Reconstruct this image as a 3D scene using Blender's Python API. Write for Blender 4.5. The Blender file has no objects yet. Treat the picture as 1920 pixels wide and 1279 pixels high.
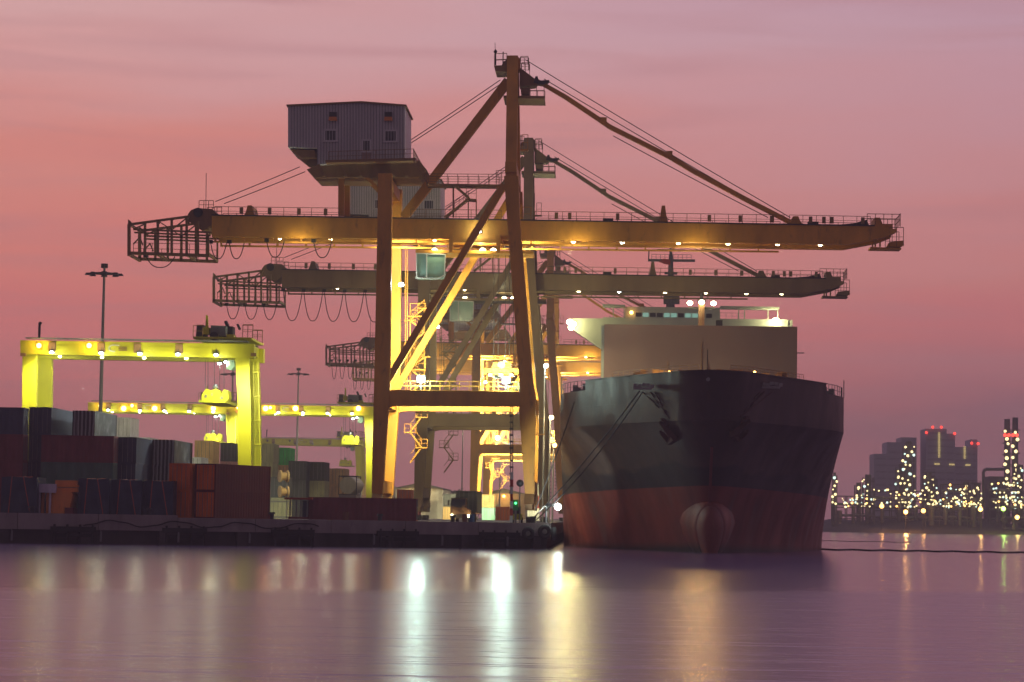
import bpy, bmesh, math, random
from mathutils import Vector, Matrix
random.seed(7)
SC = bpy.context.scene
COL = SC.collection
# ------------------------------------------------------------ camera
F = 4600.0; EYE = 3.4
_d = Vector((172, -333.5, -F)).normalized()          # direction of the quay (world +Y) seen by the camera
_r = math.radians(0.9)
_u = Vector((math.sin(_r), math.cos(_r), 0)); _u.z = -(_u.x*_d.x + _u.y*_d.y)/_d.z; _u.normalize()
_x = _d.cross(_u)
M = Matrix((_x, _d, _u))                              # camera vector -> world vector
cam = bpy.data.objects.new('camera', bpy.data.cameras.new('camera'))
COL.objects.link(cam)
cam.data.sensor_width = 36; cam.data.lens = F/1920*36
cam.data.clip_start = 1; cam.data.clip_end = 12000
cam.matrix_world = Matrix.Translation((0, 0, EYE)) @ M.to_4x4()
SC.camera = cam
SC.view_settings.view_transform = 'Standard'; SC.view_settings.look = 'None'
SC.view_settings.exposure = .1; SC.view_settings.gamma = 1
cy = SC.cycles
cy.max_bounces = 5; cy.diffuse_bounces = 2; cy.glossy_bounces = 3; cy.volume_bounces = 0
cy.transmission_bounces = 2; cy.transparent_max_bounces = 4
cy.sample_clamp_indirect = 2.0; cy.caustics_reflective = False; cy.caustics_refractive = False
cy.use_denoising = True

def P(px, py, Y):
    """point seen at photo pixel (px, py) on the plane y = Y"""
    d = M @ Vector((px-960, -(py-639.5), -F))
    return Vector((0, 0, EYE)) + d*(Y/d.y)

def srgb(r, g, b):
    return tuple((c/255/12.92 if c/255 <= .04045 else ((c/255+.055)/1.055)**2.4) for c in (r, g, b)) + (1,)

# ------------------------------------------------------------ dusk sky
W = bpy.data.worlds.new("World"); SC.world = W; W.use_nodes = True
nt = W.node_tree; N = nt.nodes; L = nt.links; N.clear()
def node(t, **k):
    n = N.new(t)
    for a, b in k.items(): setattr(n, a, b)
    return n
tc = node('ShaderNodeTexCoord'); sp = node('ShaderNodeSeparateXYZ'); L.new(tc.outputs['Generated'], sp.inputs[0])
mp = node('ShaderNodeMapping'); mp.inputs['Scale'].default_value = (5, 5, 34); mp.inputs['Rotation'].default_value = (0, .035, 0)
L.new(tc.outputs['Generated'], mp.inputs[0])
nz = node('ShaderNodeTexNoise'); nz.inputs['Scale'].default_value = 1.0; nz.inputs['Detail'].default_value = 3; nz.inputs['Roughness'].default_value = .45
L.new(mp.outputs[0], nz.inputs['Vector'])
def math_(op, a, b=None, c=None, clamp=False):
    n = node('ShaderNodeMath', operation=op, use_clamp=clamp)
    for i, v in enumerate((a, b, c)):
        if v is None: continue
        if isinstance(v, (int, float)): n.inputs[i].default_value = v
        else: L.new(v, n.inputs[i])
    return n.outputs[0]
wob = math_('MULTIPLY', math_('SUBTRACT', nz.outputs[0], .5), .10)
zz = math_('ADD', sp.outputs[2], wob)
fac = math_('MULTIPLY', zz, 1/.5)                     # 0..0.5 of elevation sine
def ramp(stops):
    r = node('ShaderNodeValToRGB'); e = r.color_ramp.elements
    while len(e) < len(stops): e.new(.5)
    for i, (p, c) in enumerate(stops): e[i].position = p; e[i].color = srgb(*c)
    L.new(fac, r.inputs[0]); return r.outputs[0]
def zp(y): return (973-y)/4600/math.sqrt(1+((973-y)/4600)**2)/.5
rl = ramp([(0, (208, 122, 128)), (zp(760), (214, 126, 126)), (zp(640), (216, 124, 120)), (zp(480), (218, 130, 121)), (zp(330), (214, 136, 127)), (zp(150), (211, 153, 151)), (zp(0), (210, 162, 162)), (1, (124, 116, 168))])
rr = ramp([(0, (160, 112, 126)), (zp(860), (162, 115, 126)), (zp(720), (184, 116, 122)), (zp(600), (200, 120, 122)), (zp(470), (202, 129, 127)), (zp(320), (198, 138, 141)), (zp(0), (189, 150, 164)), (1, (118, 112, 168))])
az = math_('DIVIDE', sp.outputs[0], math_('MAXIMUM', sp.outputs[1], .05))
nz2 = node('ShaderNodeTexNoise'); nz2.inputs['Scale'].default_value = 4; L.new(tc.outputs['Generated'], nz2.inputs['Vector'])
az = math_('ADD', az, math_('MULTIPLY', math_('SUBTRACT', nz2.outputs[0], .5), .12))
azf = node('ShaderNodeMapRange'); L.new(az, azf.inputs[0]); azf.inputs[1].default_value = -.2; azf.inputs[2].default_value = .15
mx = node('ShaderNodeMix', data_type='RGBA'); L.new(azf.outputs[0], mx.inputs[0]); L.new(rl, mx.inputs[6]); L.new(rr, mx.inputs[7])
bk = node('ShaderNodeMapRange', interpolation_type='SMOOTHSTEP'); L.new(sp.outputs[1], bk.inputs[0]); bk.inputs[1].default_value = -.35; bk.inputs[2].default_value = .85
mb_ = node('ShaderNodeMix', data_type='RGBA'); L.new(bk.outputs[0], mb_.inputs[0]); mb_.inputs[6].default_value = (.118, .084, .104, 1); L.new(mx.outputs[2], mb_.inputs[7])
mp3 = node('ShaderNodeMapping'); mp3.inputs['Scale'].default_value = (4, 4, 60); mp3.inputs['Rotation'].default_value = (0, .09, 0); mp3.inputs['Location'].default_value = (3.1, 0, .7)
L.new(tc.outputs['Generated'], mp3.inputs[0]); nz3 = node('ShaderNodeTexNoise'); nz3.inputs['Scale'].default_value = 1.2; nz3.inputs['Detail'].default_value = 4; nz3.inputs['Roughness'].default_value = .5; nz3.inputs['Distortion'].default_value = .6; L.new(mp3.outputs[0], nz3.inputs['Vector'])
cl = node('ShaderNodeMapRange'); L.new(nz3.outputs[0], cl.inputs[0]); cl.inputs[1].default_value = .48; cl.inputs[2].default_value = .72; cl.inputs[3].default_value = 0; cl.inputs[4].default_value = .5
cm_ = node('ShaderNodeMix', data_type='RGBA'); L.new(cl.outputs[0], cm_.inputs[0]); L.new(mb_.outputs[2], cm_.inputs[6]); cm_.inputs[7].default_value = srgb(180, 128, 134)
bk2 = node('ShaderNodeMix', data_type='RGBA'); L.new(bk.outputs[0], bk2.inputs[0]); L.new(mb_.outputs[2], bk2.inputs[6]); L.new(cm_.outputs[2], bk2.inputs[7])
bg = node('ShaderNodeBackground'); L.new(bk2.outputs[2], bg.inputs[0]); bg.inputs[1].default_value = 1.08
wo = node('ShaderNodeOutputWorld'); L.new(bg.outputs[0], wo.inputs[0])
W.cycles.sampling_method = 'MANUAL'; W.cycles.sample_map_resolution = 512

# ------------------------------------------------------------ materials
MATS = {}
def mat(name, col, rough=.6, metal=0, var=.25, scale=1.5, rust=0, bump=0, spec=.5, rustcol=(.11, .045, .02), stretch=(1, 1, .25)):
    if name in MATS: return MATS[name]
    m = bpy.data.materials.new(name); m.use_nodes = True; t = m.node_tree; n = t.nodes; l = t.links
    b = n['Principled BSDF']; b.inputs['Roughness'].default_value = rough; b.inputs['Metallic'].default_value = metal
    b.inputs['Specular IOR Level'].default_value = spec
    c = n.new('ShaderNodeTexCoord'); mpg = n.new('ShaderNodeMapping'); mpg.inputs['Scale'].default_value = stretch
    l.new(c.outputs['Object'], mpg.inputs[0])
    z = n.new('ShaderNodeTexNoise'); z.inputs['Scale'].default_value = scale; z.inputs['Detail'].default_value = 6; z.inputs['Roughness'].default_value = .6
    l.new(mpg.outputs[0], z.inputs['Vector'])
    r = n.new('ShaderNodeMapRange'); l.new(z.outputs[0], r.inputs[0]); r.inputs[1].default_value = .25; r.inputs[2].default_value = .75
    r.inputs[3].default_value = 1-var; r.inputs[4].default_value = 1+var*.6
    x = n.new('ShaderNodeMix'); x.data_type = 'RGBA'; x.blend_type = 'MULTIPLY'; x.inputs[0].default_value = 1
    x.inputs[6].default_value = (*col, 1); l.new(r.outputs[0], x.inputs[7]); out = x.outputs[2]
    if rust:
        z2 = n.new('ShaderNodeTexNoise'); z2.inputs['Scale'].default_value = scale*2.3; z2.inputs['Detail'].default_value = 8; z2.inputs['Roughness'].default_value = .7
        l.new(mpg.outputs[0], z2.inputs['Vector'])
        r2 = n.new('ShaderNodeMapRange'); l.new(z2.outputs[0], r2.inputs[0]); r2.inputs[1].default_value = .58; r2.inputs[2].default_value = .72; r2.inputs[4].default_value = rust
        y = n.new('ShaderNodeMix'); y.data_type = 'RGBA'; l.new(r2.outputs[0], y.inputs[0]); l.new(out, y.inputs[6]); y.inputs[7].default_value = (*rustcol, 1); out = y.outputs[2]
    l.new(out, b.inputs['Base Color'])
    if bump:
        bp = n.new('ShaderNodeBump'); bp.inputs['Strength'].default_value = bump; bp.inputs['Distance'].default_value = .05
        l.new(z.outputs[0], bp.inputs['Height']); l.new(bp.outputs[0], b.inputs['Normal'])
    MATS[name] = m; return m
def emis(name, col, s):
    m = bpy.data.materials.new(name); m.use_nodes = True; b = m.node_tree.nodes['Principled BSDF']
    b.inputs['Base Color'].default_value = (.2, .2, .2, 1); b.inputs['Emission Color'].default_value = (*col, 1); b.inputs['Emission Strength'].default_value = s
    MATS[name] = m; return m
cp = mat('crane_paint', (.70, .32, .042), .55, 0, .3, .5, .6, stretch=(1, 1, .3))
cpd = mat('crane_fittings', (.30, .16, .06), .6, 0, .3, 1)
rtgp = mat('gantry_paint', (.58, .54, .010), .5, 0, .15, .6, .25)
hsec = mat('cladding', (.68, .64, .63), .55, 0, .12, .8, .12)
steel = mat('galvanised_steel', (.22, .22, .22), .5, .3, .2, 2)
dark = mat('dark_metal', (.03, .03, .035), .6, 0, .3, 2)
rope_m = mat('wire_rope', (.05, .045, .045), .7, 0, .2, 2)
glass = mat('dark_glass', (.02, .025, .035), .08, 0, .1, 1)
cabglass = mat('cab_glass', (.25, .42, .36), .15, 0, .2, 1)
white_p = mat('white_paint', (.62, .62, .58), .5, 0, .15, 1, .2)
shipgrey = mat('ship_superstructure_paint', (.42, .44, .40), .55, 0, .12, .4, .15)
screenm = mat('cargo_screen_paint', (.25, .165, .155), .7, 0, .14, .12, .1, spec=.2)
red_p = mat('red_paint', (.45, .03, .02), .5, 0, .2, 1)
rubber = mat('black_rubber', (.02, .02, .022), .85, 0, .3, 2)
tarp = mat('navy_tarpaulin', (.030, .045, .085), .45, 0, .35, 1.2, bump=.6, stretch=(1, 1, 1))
strapm = mat('red_strap', (.6, .12, .05), .7)
orange_p = mat('orange_paint', (.8, .26, .05), .5, 0, .2, 1, .3)
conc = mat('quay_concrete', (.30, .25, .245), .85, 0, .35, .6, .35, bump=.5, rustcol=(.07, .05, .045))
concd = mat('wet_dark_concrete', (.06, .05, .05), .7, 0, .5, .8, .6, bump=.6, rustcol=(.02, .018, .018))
asph = mat('quay_apron', (.16, .15, .15), .8, 0, .3, .2, stretch=(1, 1, 1))
landm = mat('rubble_ground', (.07, .065, .06), .9, 0, .4, .2, bump=.8, stretch=(1, 1, 1))
bldm = mat('far_tower_concrete', (.42, .44, .50), .8, 0, .1, .05)
refm = mat('refinery_steel', (.14, .14, .14), .6, .2, .2, .2)
L_w = emis('lamp_cool_white', (.80, 1, .93), 32)
L_y = emis('lamp_warm', (1, .83, .42), 26)
L_o = emis('lamp_sodium', (1, .45, .09), 14)
L_f = emis('lamp_refinery_warm', (1, .80, .36), 3)
L_fc = emis('lamp_refinery_cool', (.7, 1, .85), 2.2)
L_fo = emis('lamp_refinery_orange', (1, .5, .12), 6)
L_fg = emis('lamp_refinery_green', (.45, 1, .12), 8)
L_r = emis('lamp_aviation_red', (1, .05, .03), 4)
L_t = emis('window_teal', (.35, .75, .6), .45)
L_s = emis('window_strip_yellow', (1, .75, .25), .9)

# ------------------------------------------------------------ mesh helpers
WL = {}                                                # world location of every empty / mesh root
class MB:
    def __init__(s): s.v = []; s.f = []
    def add(s, v, f):
        n = len(s.v); s.v += [Vector(a) for a in v]; s.f += [tuple(i+n for i in q) for q in f]; return s
    def box(s, a, b):
        x0, y0, z0 = a; x1, y1, z1 = b
        return s.add([(x0,y0,z0),(x1,y0,z0),(x1,y1,z0),(x0,y1,z0),(x0,y0,z1),(x1,y0,z1),(x1,y1,z1),(x0,y1,z1)],
                     [(0,3,2,1),(4,5,6,7),(0,1,5,4),(1,2,6,5),(2,3,7,6),(3,0,4,7)])
    def bar(s, p, q, w, h=None, up=(0, 0, 1)):
        p = Vector(p); q = Vector(q); h = h or w; d = (q-p).normalized(); u = Vector(up)
        if abs(d.dot(u)) > .97: u = Vector((0, 1, 0))
        sd = d.cross(u).normalized(); u = sd.cross(d)
        a, b = sd*w/2, u*h/2
        return s.add([p-a-b, p+a-b, p+a+b, p-a+b, q-a-b, q+a-b, q+a+b, q-a+b],
                     [(0,1,2,3),(7,6,5,4),(0,4,5,1),(1,5,6,2),(2,6,7,3),(3,7,4,0)])
    def tube(s, p, q, r, n=10, r2=None, caps=True):
        p = Vector(p); q = Vector(q); r2 = r if r2 is None else r2; d = (q-p).normalized()
        u = Vector((0, 0, 1)) if abs(d.z) < .9 else Vector((1, 0, 0))
        a = d.cross(u).normalized(); b = d.cross(a)
        vs = []
        for k in range(n):
            t = 2*math.pi*k/n; w = a*math.cos(t)+b*math.sin(t); vs += [p+w*r, q+w*r2]
        fs = [(2*k, 2*((k+1) % n), 2*((k+1) % n)+1, 2*k+1) for k in range(n)]
        if caps: fs += [tuple(2*k for k in range(n))[::-1], tuple(2*k+1 for k in range(n))]
        return s.add(vs, fs)
    def wire(s, pts, r, n=5):
        for a, b in zip(pts, pts[1:]): s.tube(a, b, r, n)
        return s
    def slab(s, pts, Y, depth, ys=0):                  # outline at photo pixels on plane Y, extruded away from it
        w = [P(x, y, Y)+Vector((0, ys, 0)) for x, y in pts]; n = len(w)
        return s.add(w+[a+Vector((0, depth, 0)) for a in w], [tuple(range(n)), tuple(range(2*n-1, n-1, -1))]+[(i, i+n, (i+1) % n+n, (i+1) % n) for i in range(n)])
    def seg(s, a, b, Y, wpx, depth=.5, ys=0):          # bar between two pixels
        p = P(*a, Y); q = P(*b, Y); o = Vector((0, ys, 0)); w = wpx*Y/F
        return s.bar(p+o, q+o, depth, w, up=(0, 0, 1) if abs((q-p).normalized().z) < .97 else (1, 0, 0))
    def rail(s, p, q, h=1.1, step=1.6, t=.07):
        p = Vector(p); q = Vector(q); n = max(1, int((q-p).length/step)); z = Vector((0, 0, 1))
        for k in range(n+1):
            a = p.lerp(q, k/n); s.bar(a, a+z*h, t)
        s.bar(p+z*h, q+z*h, t); s.bar(p+z*h*.5, q+z*h*.5, t*.7)
        return s
    def ball(s, c, r, n=8, m=5, sz=1):
        c = Vector(c); vs = [c+Vector((0, 0, r*sz))]
        for i in range(1, m):
            ph = math.pi*i/m
            for k in range(n):
                t = 2*math.pi*k/n; vs.append(c+Vector((r*math.sin(ph)*math.cos(t), r*math.sin(ph)*math.sin(t), r*sz*math.cos(ph))))
        vs.append(c-Vector((0, 0, r*sz)))
        fs = [(0, 1+k, 1+(k+1) % n) for k in range(n)]
        for i in range(m-2):
            fs += [(1+i*n+k, 1+(i+1)*n+k, 1+(i+1)*n+(k+1) % n, 1+i*n+(k+1) % n) for k in range(n)]
        e = len(vs)-1; fs += [(e, 1+(m-2)*n+(k+1) % n, 1+(m-2)*n+k) for k in range(n)]
        return s.add(vs, fs)
    def build(s, name, m, parent=None, o=None, smooth=False, bevel=0):
        if parent is not None: o = WL[parent]
        elif o is None: o = Vector((0, 0, 0))
        o = Vector(o)
        me = bpy.data.meshes.new(name); me.from_pydata([v-o for v in s.v], [], s.f); me.materials.append(m)
        bm = bmesh.new(); bm.from_mesh(me); bmesh.ops.recalc_face_normals(bm, faces=bm.faces); bm.to_mesh(me); bm.free()
        if smooth:
            for p in me.polygons: p.use_smooth = True
        ob = bpy.data.objects.new(name, me); COL.objects.link(ob)
        if parent is not None: ob.parent = parent
        else: ob.location = o
        if bevel:
            b = ob.modifiers.new('bevel', 'BEVEL'); b.width = bevel; b.segments = 1; b.limit_method = 'ANGLE'
        WL[ob] = o
        return ob
def tag(o, label=None, cat=None, group=None, kind=None):
    for k, v in (('label', label), ('category', cat), ('group', group), ('kind', kind)):
        if v: o[k] = v
    return o
def thing(name, loc, label, cat, group=None, rz=0):
    o = bpy.data.objects.new(name, None); o.empty_display_size = .5; COL.objects.link(o); o.location = loc; o.rotation_euler.z = rz
    WL[o] = Vector(loc); return tag(o, label, cat, group)
def kids(o): return [c for c in bpy.data.objects if c.parent is o]
def copy_tree(o, parent=None, skip=()):
    ks = kids(o); c = o.copy(); COL.objects.link(c); c.parent = parent
    for k in ks:
        if k.name.split('.')[0] in skip: continue
        copy_tree(k, c)
    return c
def light(parent, loc, power, col, r=.25, typ='POINT', spot=150, name='lamp_light', aim=None):
    l = bpy.data.lights.new(name, typ); l.energy = power; l.color = col; l.shadow_soft_size = r
    if typ == 'SPOT': l.spot_size = math.radians(spot); l.spot_blend = .5
    o = bpy.data.objects.new(name, l); COL.objects.link(o)
    if parent is not None: o.parent = parent; o.location = Vector(loc)-WL[parent]
    else: o.location = loc
    if aim is not None: o.rotation_euler = (Vector(aim)).to_track_quat('-Z', 'Y').to_euler()
    return o
CW = (.87, 1, .88); SO = (1, .62, .18); WY = (1, .90, .46)
def flood(parent, p, m=None, r=.28, power=0, col=CW, down=True, size=1.0):
    """floodlight housing with a glowing lens; the lens faces down and toward the water"""
    p = Vector(p)
    h = MB().box(p+Vector((-.32*size, -.18*size, 0)), p+Vector((.32*size, .3*size, .22*size))); h.bar(p+Vector((0, .1, .2*size)), p+Vector((0, .1, .6*size)), .1)
    ho = h.build('floodlight', dark, parent)
    MB().ball(p-Vector((0, .05*size, .05*size)), r*size, 8, 5, .6).build('lens', m or L_w, ho)
    if power: light(parent, p-Vector((0, 0, .35*size)), power, col, r, 'SPOT', 140)
    return ho

# ------------------------------------------------------------ water
def water_mat():
    m = bpy.data.materials.new('river_water'); m.use_nodes = True; t = m.node_tree; n = t.nodes; l = t.links
    b = n['Principled BSDF']; b.inputs['Base Color'].default_value = (.20, .14, .24, 1); b.inputs['IOR'].default_value = 1.333
    b.inputs['Specular IOR Level'].default_value = .5
    g = n.new('ShaderNodeNewGeometry'); s = n.new('ShaderNodeSeparateXYZ'); l.new(g.outputs['Position'], s.inputs[0])
    # a band of ripples lies between the quay and the smoother water nearer the viewer
    a = n.new('ShaderNodeMath'); a.operation = 'MULTIPLY_ADD'; l.new(s.outputs[0], a.inputs[0]); a.inputs[1].default_value = -.5; l.new(s.outputs[1], a.inputs[2])
    r = n.new('ShaderNodeMapRange'); r.interpolation_type = 'SMOOTHSTEP'; l.new(a.outputs[0], r.inputs[0]); r.inputs[1].default_value = 110; r.inputs[2].default_value = 122
    r.inputs[3].default_value = .245; r.inputs[4].default_value = .175
    l.new(r.outputs[0], b.inputs['Roughness'])
    mpg = n.new('ShaderNodeMapping'); mpg.inputs['Scale'].default_value = (.05, .35, 1); l.new(g.outputs['Position'], mpg.inputs[0])
    z = n.new('ShaderNodeTexNoise'); z.inputs['Scale'].default_value = 1; z.inputs['Detail'].default_value = 4; l.new(mpg.outputs[0], z.inputs['Vector'])
    mp2 = n.new('ShaderNodeMapping'); mp2.inputs['Scale'].default_value = (.5, 1.6, 1); l.new(g.outputs['Position'], mp2.inputs[0])
    z2 = n.new('ShaderNodeTexNoise'); z2.inputs['Scale'].default_value = 1; z2.inputs['Detail'].default_value = 3; l.new(mp2.outputs[0], z2.inputs['Vector'])
    q = n.new('ShaderNodeMath'); q.operation = 'MULTIPLY_ADD'; l.new(z2.outputs[0], q.inputs[0]); q.inputs[1].default_value = .22; l.new(z.outputs[0], q.inputs[2])
    bp = n.new('ShaderNodeBump'); bp.inputs['Strength'].default_value = 1; bp.inputs['Distance'].default_value = .17
    l.new(q.outputs[0], bp.inputs['Height']); l.new(bp.outputs[0], b.inputs['Normal'])
    return m
tag(MB().add([(-5000, -300, 0), (5000, -300, 0), (5000, 9000, 0), (-5000, 9000, 0)], [(0, 1, 2, 3)]).build('water', water_mat()), kind='structure')

# ------------------------------------------------------------ quay
QX, QY, QZ = -6.0, 268.0, 2.8
SL = math.tan(math.radians(22))
def qy(x): return QY-(QX-x)*SL                         # front edge of the quay at x
def quad_prism(pts, z0, z1, mbd=None):
    n = len(pts); m = mbd or MB()
    return m.add([(x, y, z0) for x, y in pts]+[(x, y, z1) for x, y in pts], [tuple(range(n)), tuple(range(n, 2*n))]+[(i, (i+1) % n, (i+1) % n+n, i+n) for i in range(n)])
XL = -150
tag(quad_prism([(QX, QY), (QX, 1500), (-900, 1500), (-900, qy(XL)), (XL, qy(XL))], 1.5, QZ-.004).build('quay_ground', asph), kind='structure')
nrm = Vector((math.sin(math.radians(22)), -math.cos(math.radians(22)), 0)); alo = Vector((math.cos(math.radians(22)), math.sin(math.radians(22)), 0))
C0 = Vector((QX, QY, 0))
def qp(s, o=0, z=0):                                    # s metres left of the corner along the quay front, o metres out
    return C0-alo*s+nrm*o+Vector((0, 0, z))
w = thing('quay_wall', qp(0), 'dark stained concrete quay wall running left from the ship bow', 'quay wall')
m = MB()
for k in range(16):                                     # coping in cast lengths with open joints
    s0 = k*8.2
    top = QZ+(.28 if k > 4 else .04)
    a = [qp(s0+.03, .3), qp(s0+8.17, .3), qp(s0+8.17, -1.0), qp(s0+.03, -1.0)]
    quad_prism([(p.x, p.y) for p in a], 1.45, top, m)
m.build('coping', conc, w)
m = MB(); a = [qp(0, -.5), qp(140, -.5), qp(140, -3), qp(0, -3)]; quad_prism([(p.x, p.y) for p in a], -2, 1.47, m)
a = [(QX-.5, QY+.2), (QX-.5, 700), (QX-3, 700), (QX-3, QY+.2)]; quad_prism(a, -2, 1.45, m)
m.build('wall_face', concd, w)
m = MB(); a = [(QX+.2, QY), (QX+.2, 700), (QX-1, 700), (QX-1, QY+.6)]; quad_prism(a, 1.4, QZ+.03, m); m.build('side_coping', conc, w)
for k in range(17):
    s0 = 1.5+k*8.2
    mm = MB().bar(qp(s0, .1, -1), qp(s0, .1, 1.45), .9, .9, up=nrm); mm.build('pile', concd, w)
for k in range(12):
    s0 = 3.5+k*11.5
    mm = MB()
    mm.bar(qp(s0, .45, 1.5), qp(s0+4.6, .45, 1.5), .5, .55); mm.bar(qp(s0+.2, .42, .9), qp(s0+4.3, .42, .9), .3, .35)
    for j in range(4): mm.bar(qp(s0+.3+j*1.3, .5, .1), qp(s0+.3+j*1.3, .5, 2.0), .2)
    tag(mm.build('timber_fender', rubber, o=qp(s0)), 'horizontal dark timber fender bolted along the front of the quay', 'fender', 'timber fenders along the quay front')
for s0 in (5, 12.4, 20, 33.5, 41, 49, 58):
    tag(MB().bar(qp(s0, .75, .3), qp(s0, .75, 1.3), .16, .3, up=nrm).tube(qp(s0, .75, 1.3), qp(s0, .4, 1.45), .05, 5).build('mooring_ladder_post', steel, o=qp(s0)), 'short pale steel post on the dark quay face above the water', 'post', 'pale posts on the quay face')
m = MB()
pts = [qp(26+.45*i, .42, 2.15+.30*math.sin(i*.42)+.05*math.sin(i*1.3)) for i in range(56)]
m.wire(pts, .07, 6)
tag(m.build('hose', rubber, o=qp(26)), 'black hose hanging in waves along the pale quay coping', 'hose')
def tyre(c, r, n, label, rz=0):
    m = MB(); a, b = 14, 6; c = Vector(c); ax = n.cross(Vector((0, 0, 1))).normalized(); up = Vector((0, 0, 1))
    vs = []
    for i in range(a):
        t = 2*math.pi*i/a; d = ax*math.cos(t)+up*math.sin(t)
        for j in range(b):
            q = 2*math.pi*j/b; vs.append(c+d*(r*.68+r*.32*math.cos(q))+n*(r*.4*math.sin(q)))
    fs = [(i*b+j, ((i+1) % a)*b+j, ((i+1) % a)*b+(j+1) % b, i*b+(j+1) % b) for i in range(a) for j in range(b)]
    m.add(vs, fs); return tag(m.build('tyre_fender', rubber, o=c, smooth=True), label, 'fender', 'tyre fenders at the quay corner')
tyre(qp(.7, .7, 1.9), .8, nrm, 'black tyre fender hanging at the quay corner nearest the ship')
tyre(qp(2.6, .7, 1.7), .75, nrm, 'black tyre fender second from the quay corner beside the ship')
tyre((QX+.55, QY+1.5, 1.7), .8, Vector((1, 0, 0)), 'black tyre fender squeezed between the quay corner and the hull')
def bollard(p, label):
    m = MB().tube(p, Vector(p)+Vector((0, 0, .55)), .22, 10).tube(Vector(p)+Vector((0, 0, .5)), Vector(p)+Vector((0, 0, .72)), .38, 10, .3)
    return tag(m.build('bollard', dark, o=p), label, 'bollard', 'bollards on the quay edge')
BP = P(1000, 972, 270); BP.z = QZ+.05
bollard(BP, 'black bollard by the corner holding the bow mooring ropes')
bollard(qp(19, -.6, QZ+.05), 'black bollard on the quay left of the parked truck')

for s_, w_ in ((31, 'the rusty orange containers'), (44, 'the middle navy tarpaulin'), (56, 'the orange generator'), (11, 'the truck and the long maroon container')):
    bollard(qp(s_, .05, QZ+(.28 if s_ > 40 else .05)), f'black bollard on the coping below {w_}')
for s_, h_, c_, l_ in ((8.3, .9, 'blue', 'small blue drum standing by the corner bollard'), (9.1, .9, 'rust', 'small rusty drum next to the blue drum near the corner'), (22.5, .9, 'rust', 'lone rusty drum left of the open flat rack')):
    p_ = qp(s_, -1.6, QZ); dm = mat('drum_'+c_, (.06, .15, .3) if c_ == 'blue' else (.2, .08, .04), .6, 0, .3, 2, .5)
    a = MB(); a.tube(p_, p_+Vector((0, 0, h_)), .3, 14)
    for z_ in (0, .3, .6, .86): a.tube(p_+Vector((0, 0, z_)), p_+Vector((0, 0, z_+.04)), .325, 14)
    tag(a.build('drum', dm, o=p_), l_, 'drum')

# ------------------------------------------------------------ containers
CC = {'navy': (.045, .05, .075), 'maroon': (.13, .035, .04), 'red': (.20, .035, .028), 'orange': (.42, .095, .016), 'brick': (.085, .010, .009), 'grey': (.24, .25, .24), 'mauve': (.34, .30, .36),
      'green': (.06, .10, .08), 'tan': (.50, .31, .14), 'white': (.62, .66, .62), 'blue': (.12, .28, .45), 'charcoal': (.06, .065, .07), 'teal': (.20, .42, .36), 'pale': (.42, .45, .46), 'brightgreen': (.08, .40, .12), 'pink': (.36, .20, .18), 'olive': (.26, .26, .16)}
_cm = {}
def cont_meshes(L_, H, color, side):
    key = (L_, H, color, side)
    if key in _cm: return _cm[key]
    Wd = 2.44
    def corr(p, d, nx, length, h0, h1, amp=.045, per=.56):
        m = MB(); n = max(2, int(length/per)); st = length/n; vs = []; k = 0
        prof = []
        for i in range(n): prof += [(i*st, 0), (i*st+st*.3, 0), (i*st+st*.5, amp), (i*st+st*.8, amp)]
        prof.append((length, 0))
        for t, a in prof:
            q = p+d*t-nx*a; vs += [q+Vector((0, 0, h0)), q+Vector((0, 0, h1))]
        m.add(vs, [(2*i, 2*i+2, 2*i+3, 2*i+1) for i in range(len(prof)-1)]); return m
    X, Yv = Vector((1, 0, 0)), Vector((0, 1, 0))
    b = MB()
    for q in (corr(Vector((0, .08, 0)), Yv, -X, L_-.16, .14, H-.12), corr(Vector((Wd, .08, 0)), Yv, X, L_-.16, .14, H-.12), corr(Vector((.08, L_, 0)), X, Yv, Wd-.16, .14, H-.12)):
        b.add(q.v, q.f)
    b.box((.02, .06, H-.13), (Wd-.02, L_-.02, H-.03)); b.box((.03, .06, .05), (Wd-.03, L_-.02, .16))
    fr = MB()
    for x in (0, Wd-.14):
        for y in (-.02, L_-.12): fr.box((x-.02 if x == 0 else x, y, 0), (x+.14 if x == 0 else x+.16, y+.16, H))
    for z in (0, H-.12):
        fr.box((.14, -.015, z), (Wd-.14, .1, z+.12)); fr.box((.14, L_-.1, z), (Wd-.14, L_+.015, z+.12))
        for x in (-.015, Wd-.1): fr.box((x, .14, z+.002), (x+.115, L_-.12, z+.118))
    out = [b.build('container_walls', None or cmat(color)), fr.build('frame', cmat(color))]
    drs = []
    for s in (0, 1):
        d = MB(); x0 = .16+s*1.07; d.box((x0, .03, .13), (x0+1.05, .08, H-.13))
        for zc in range(4): d.box((x0+.06, .012, .2+zc*(H-.4)/4), (x0+.99, .032, .2+(zc+.8)*(H-.4)/4))
        drs.append(d.build('door', cmat('orange' if color == 'brick' else color)))
        r = MB()
        for q in (.28, .78): r.tube((x0+q, -.015, .16), (x0+q, -.015, H-.16), .028, 5)
        drs.append(r.build('locking_bar', steel))
    for ob in out+drs: COL.objects.unlink(ob)
    _cm[key] = [(o.name.split('.')[0], o.data) for o in out+drs]
    return _cm[key]
def cmat(c):
    if c == 'striped': return stripe_mat()
    return mat('container_'+c, tuple(min(.8, v*1.8+.002) for v in CC[c]), .75, 0, .3, 1.1, .45, rustcol=(.10, .05, .03), spec=.2)
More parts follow.
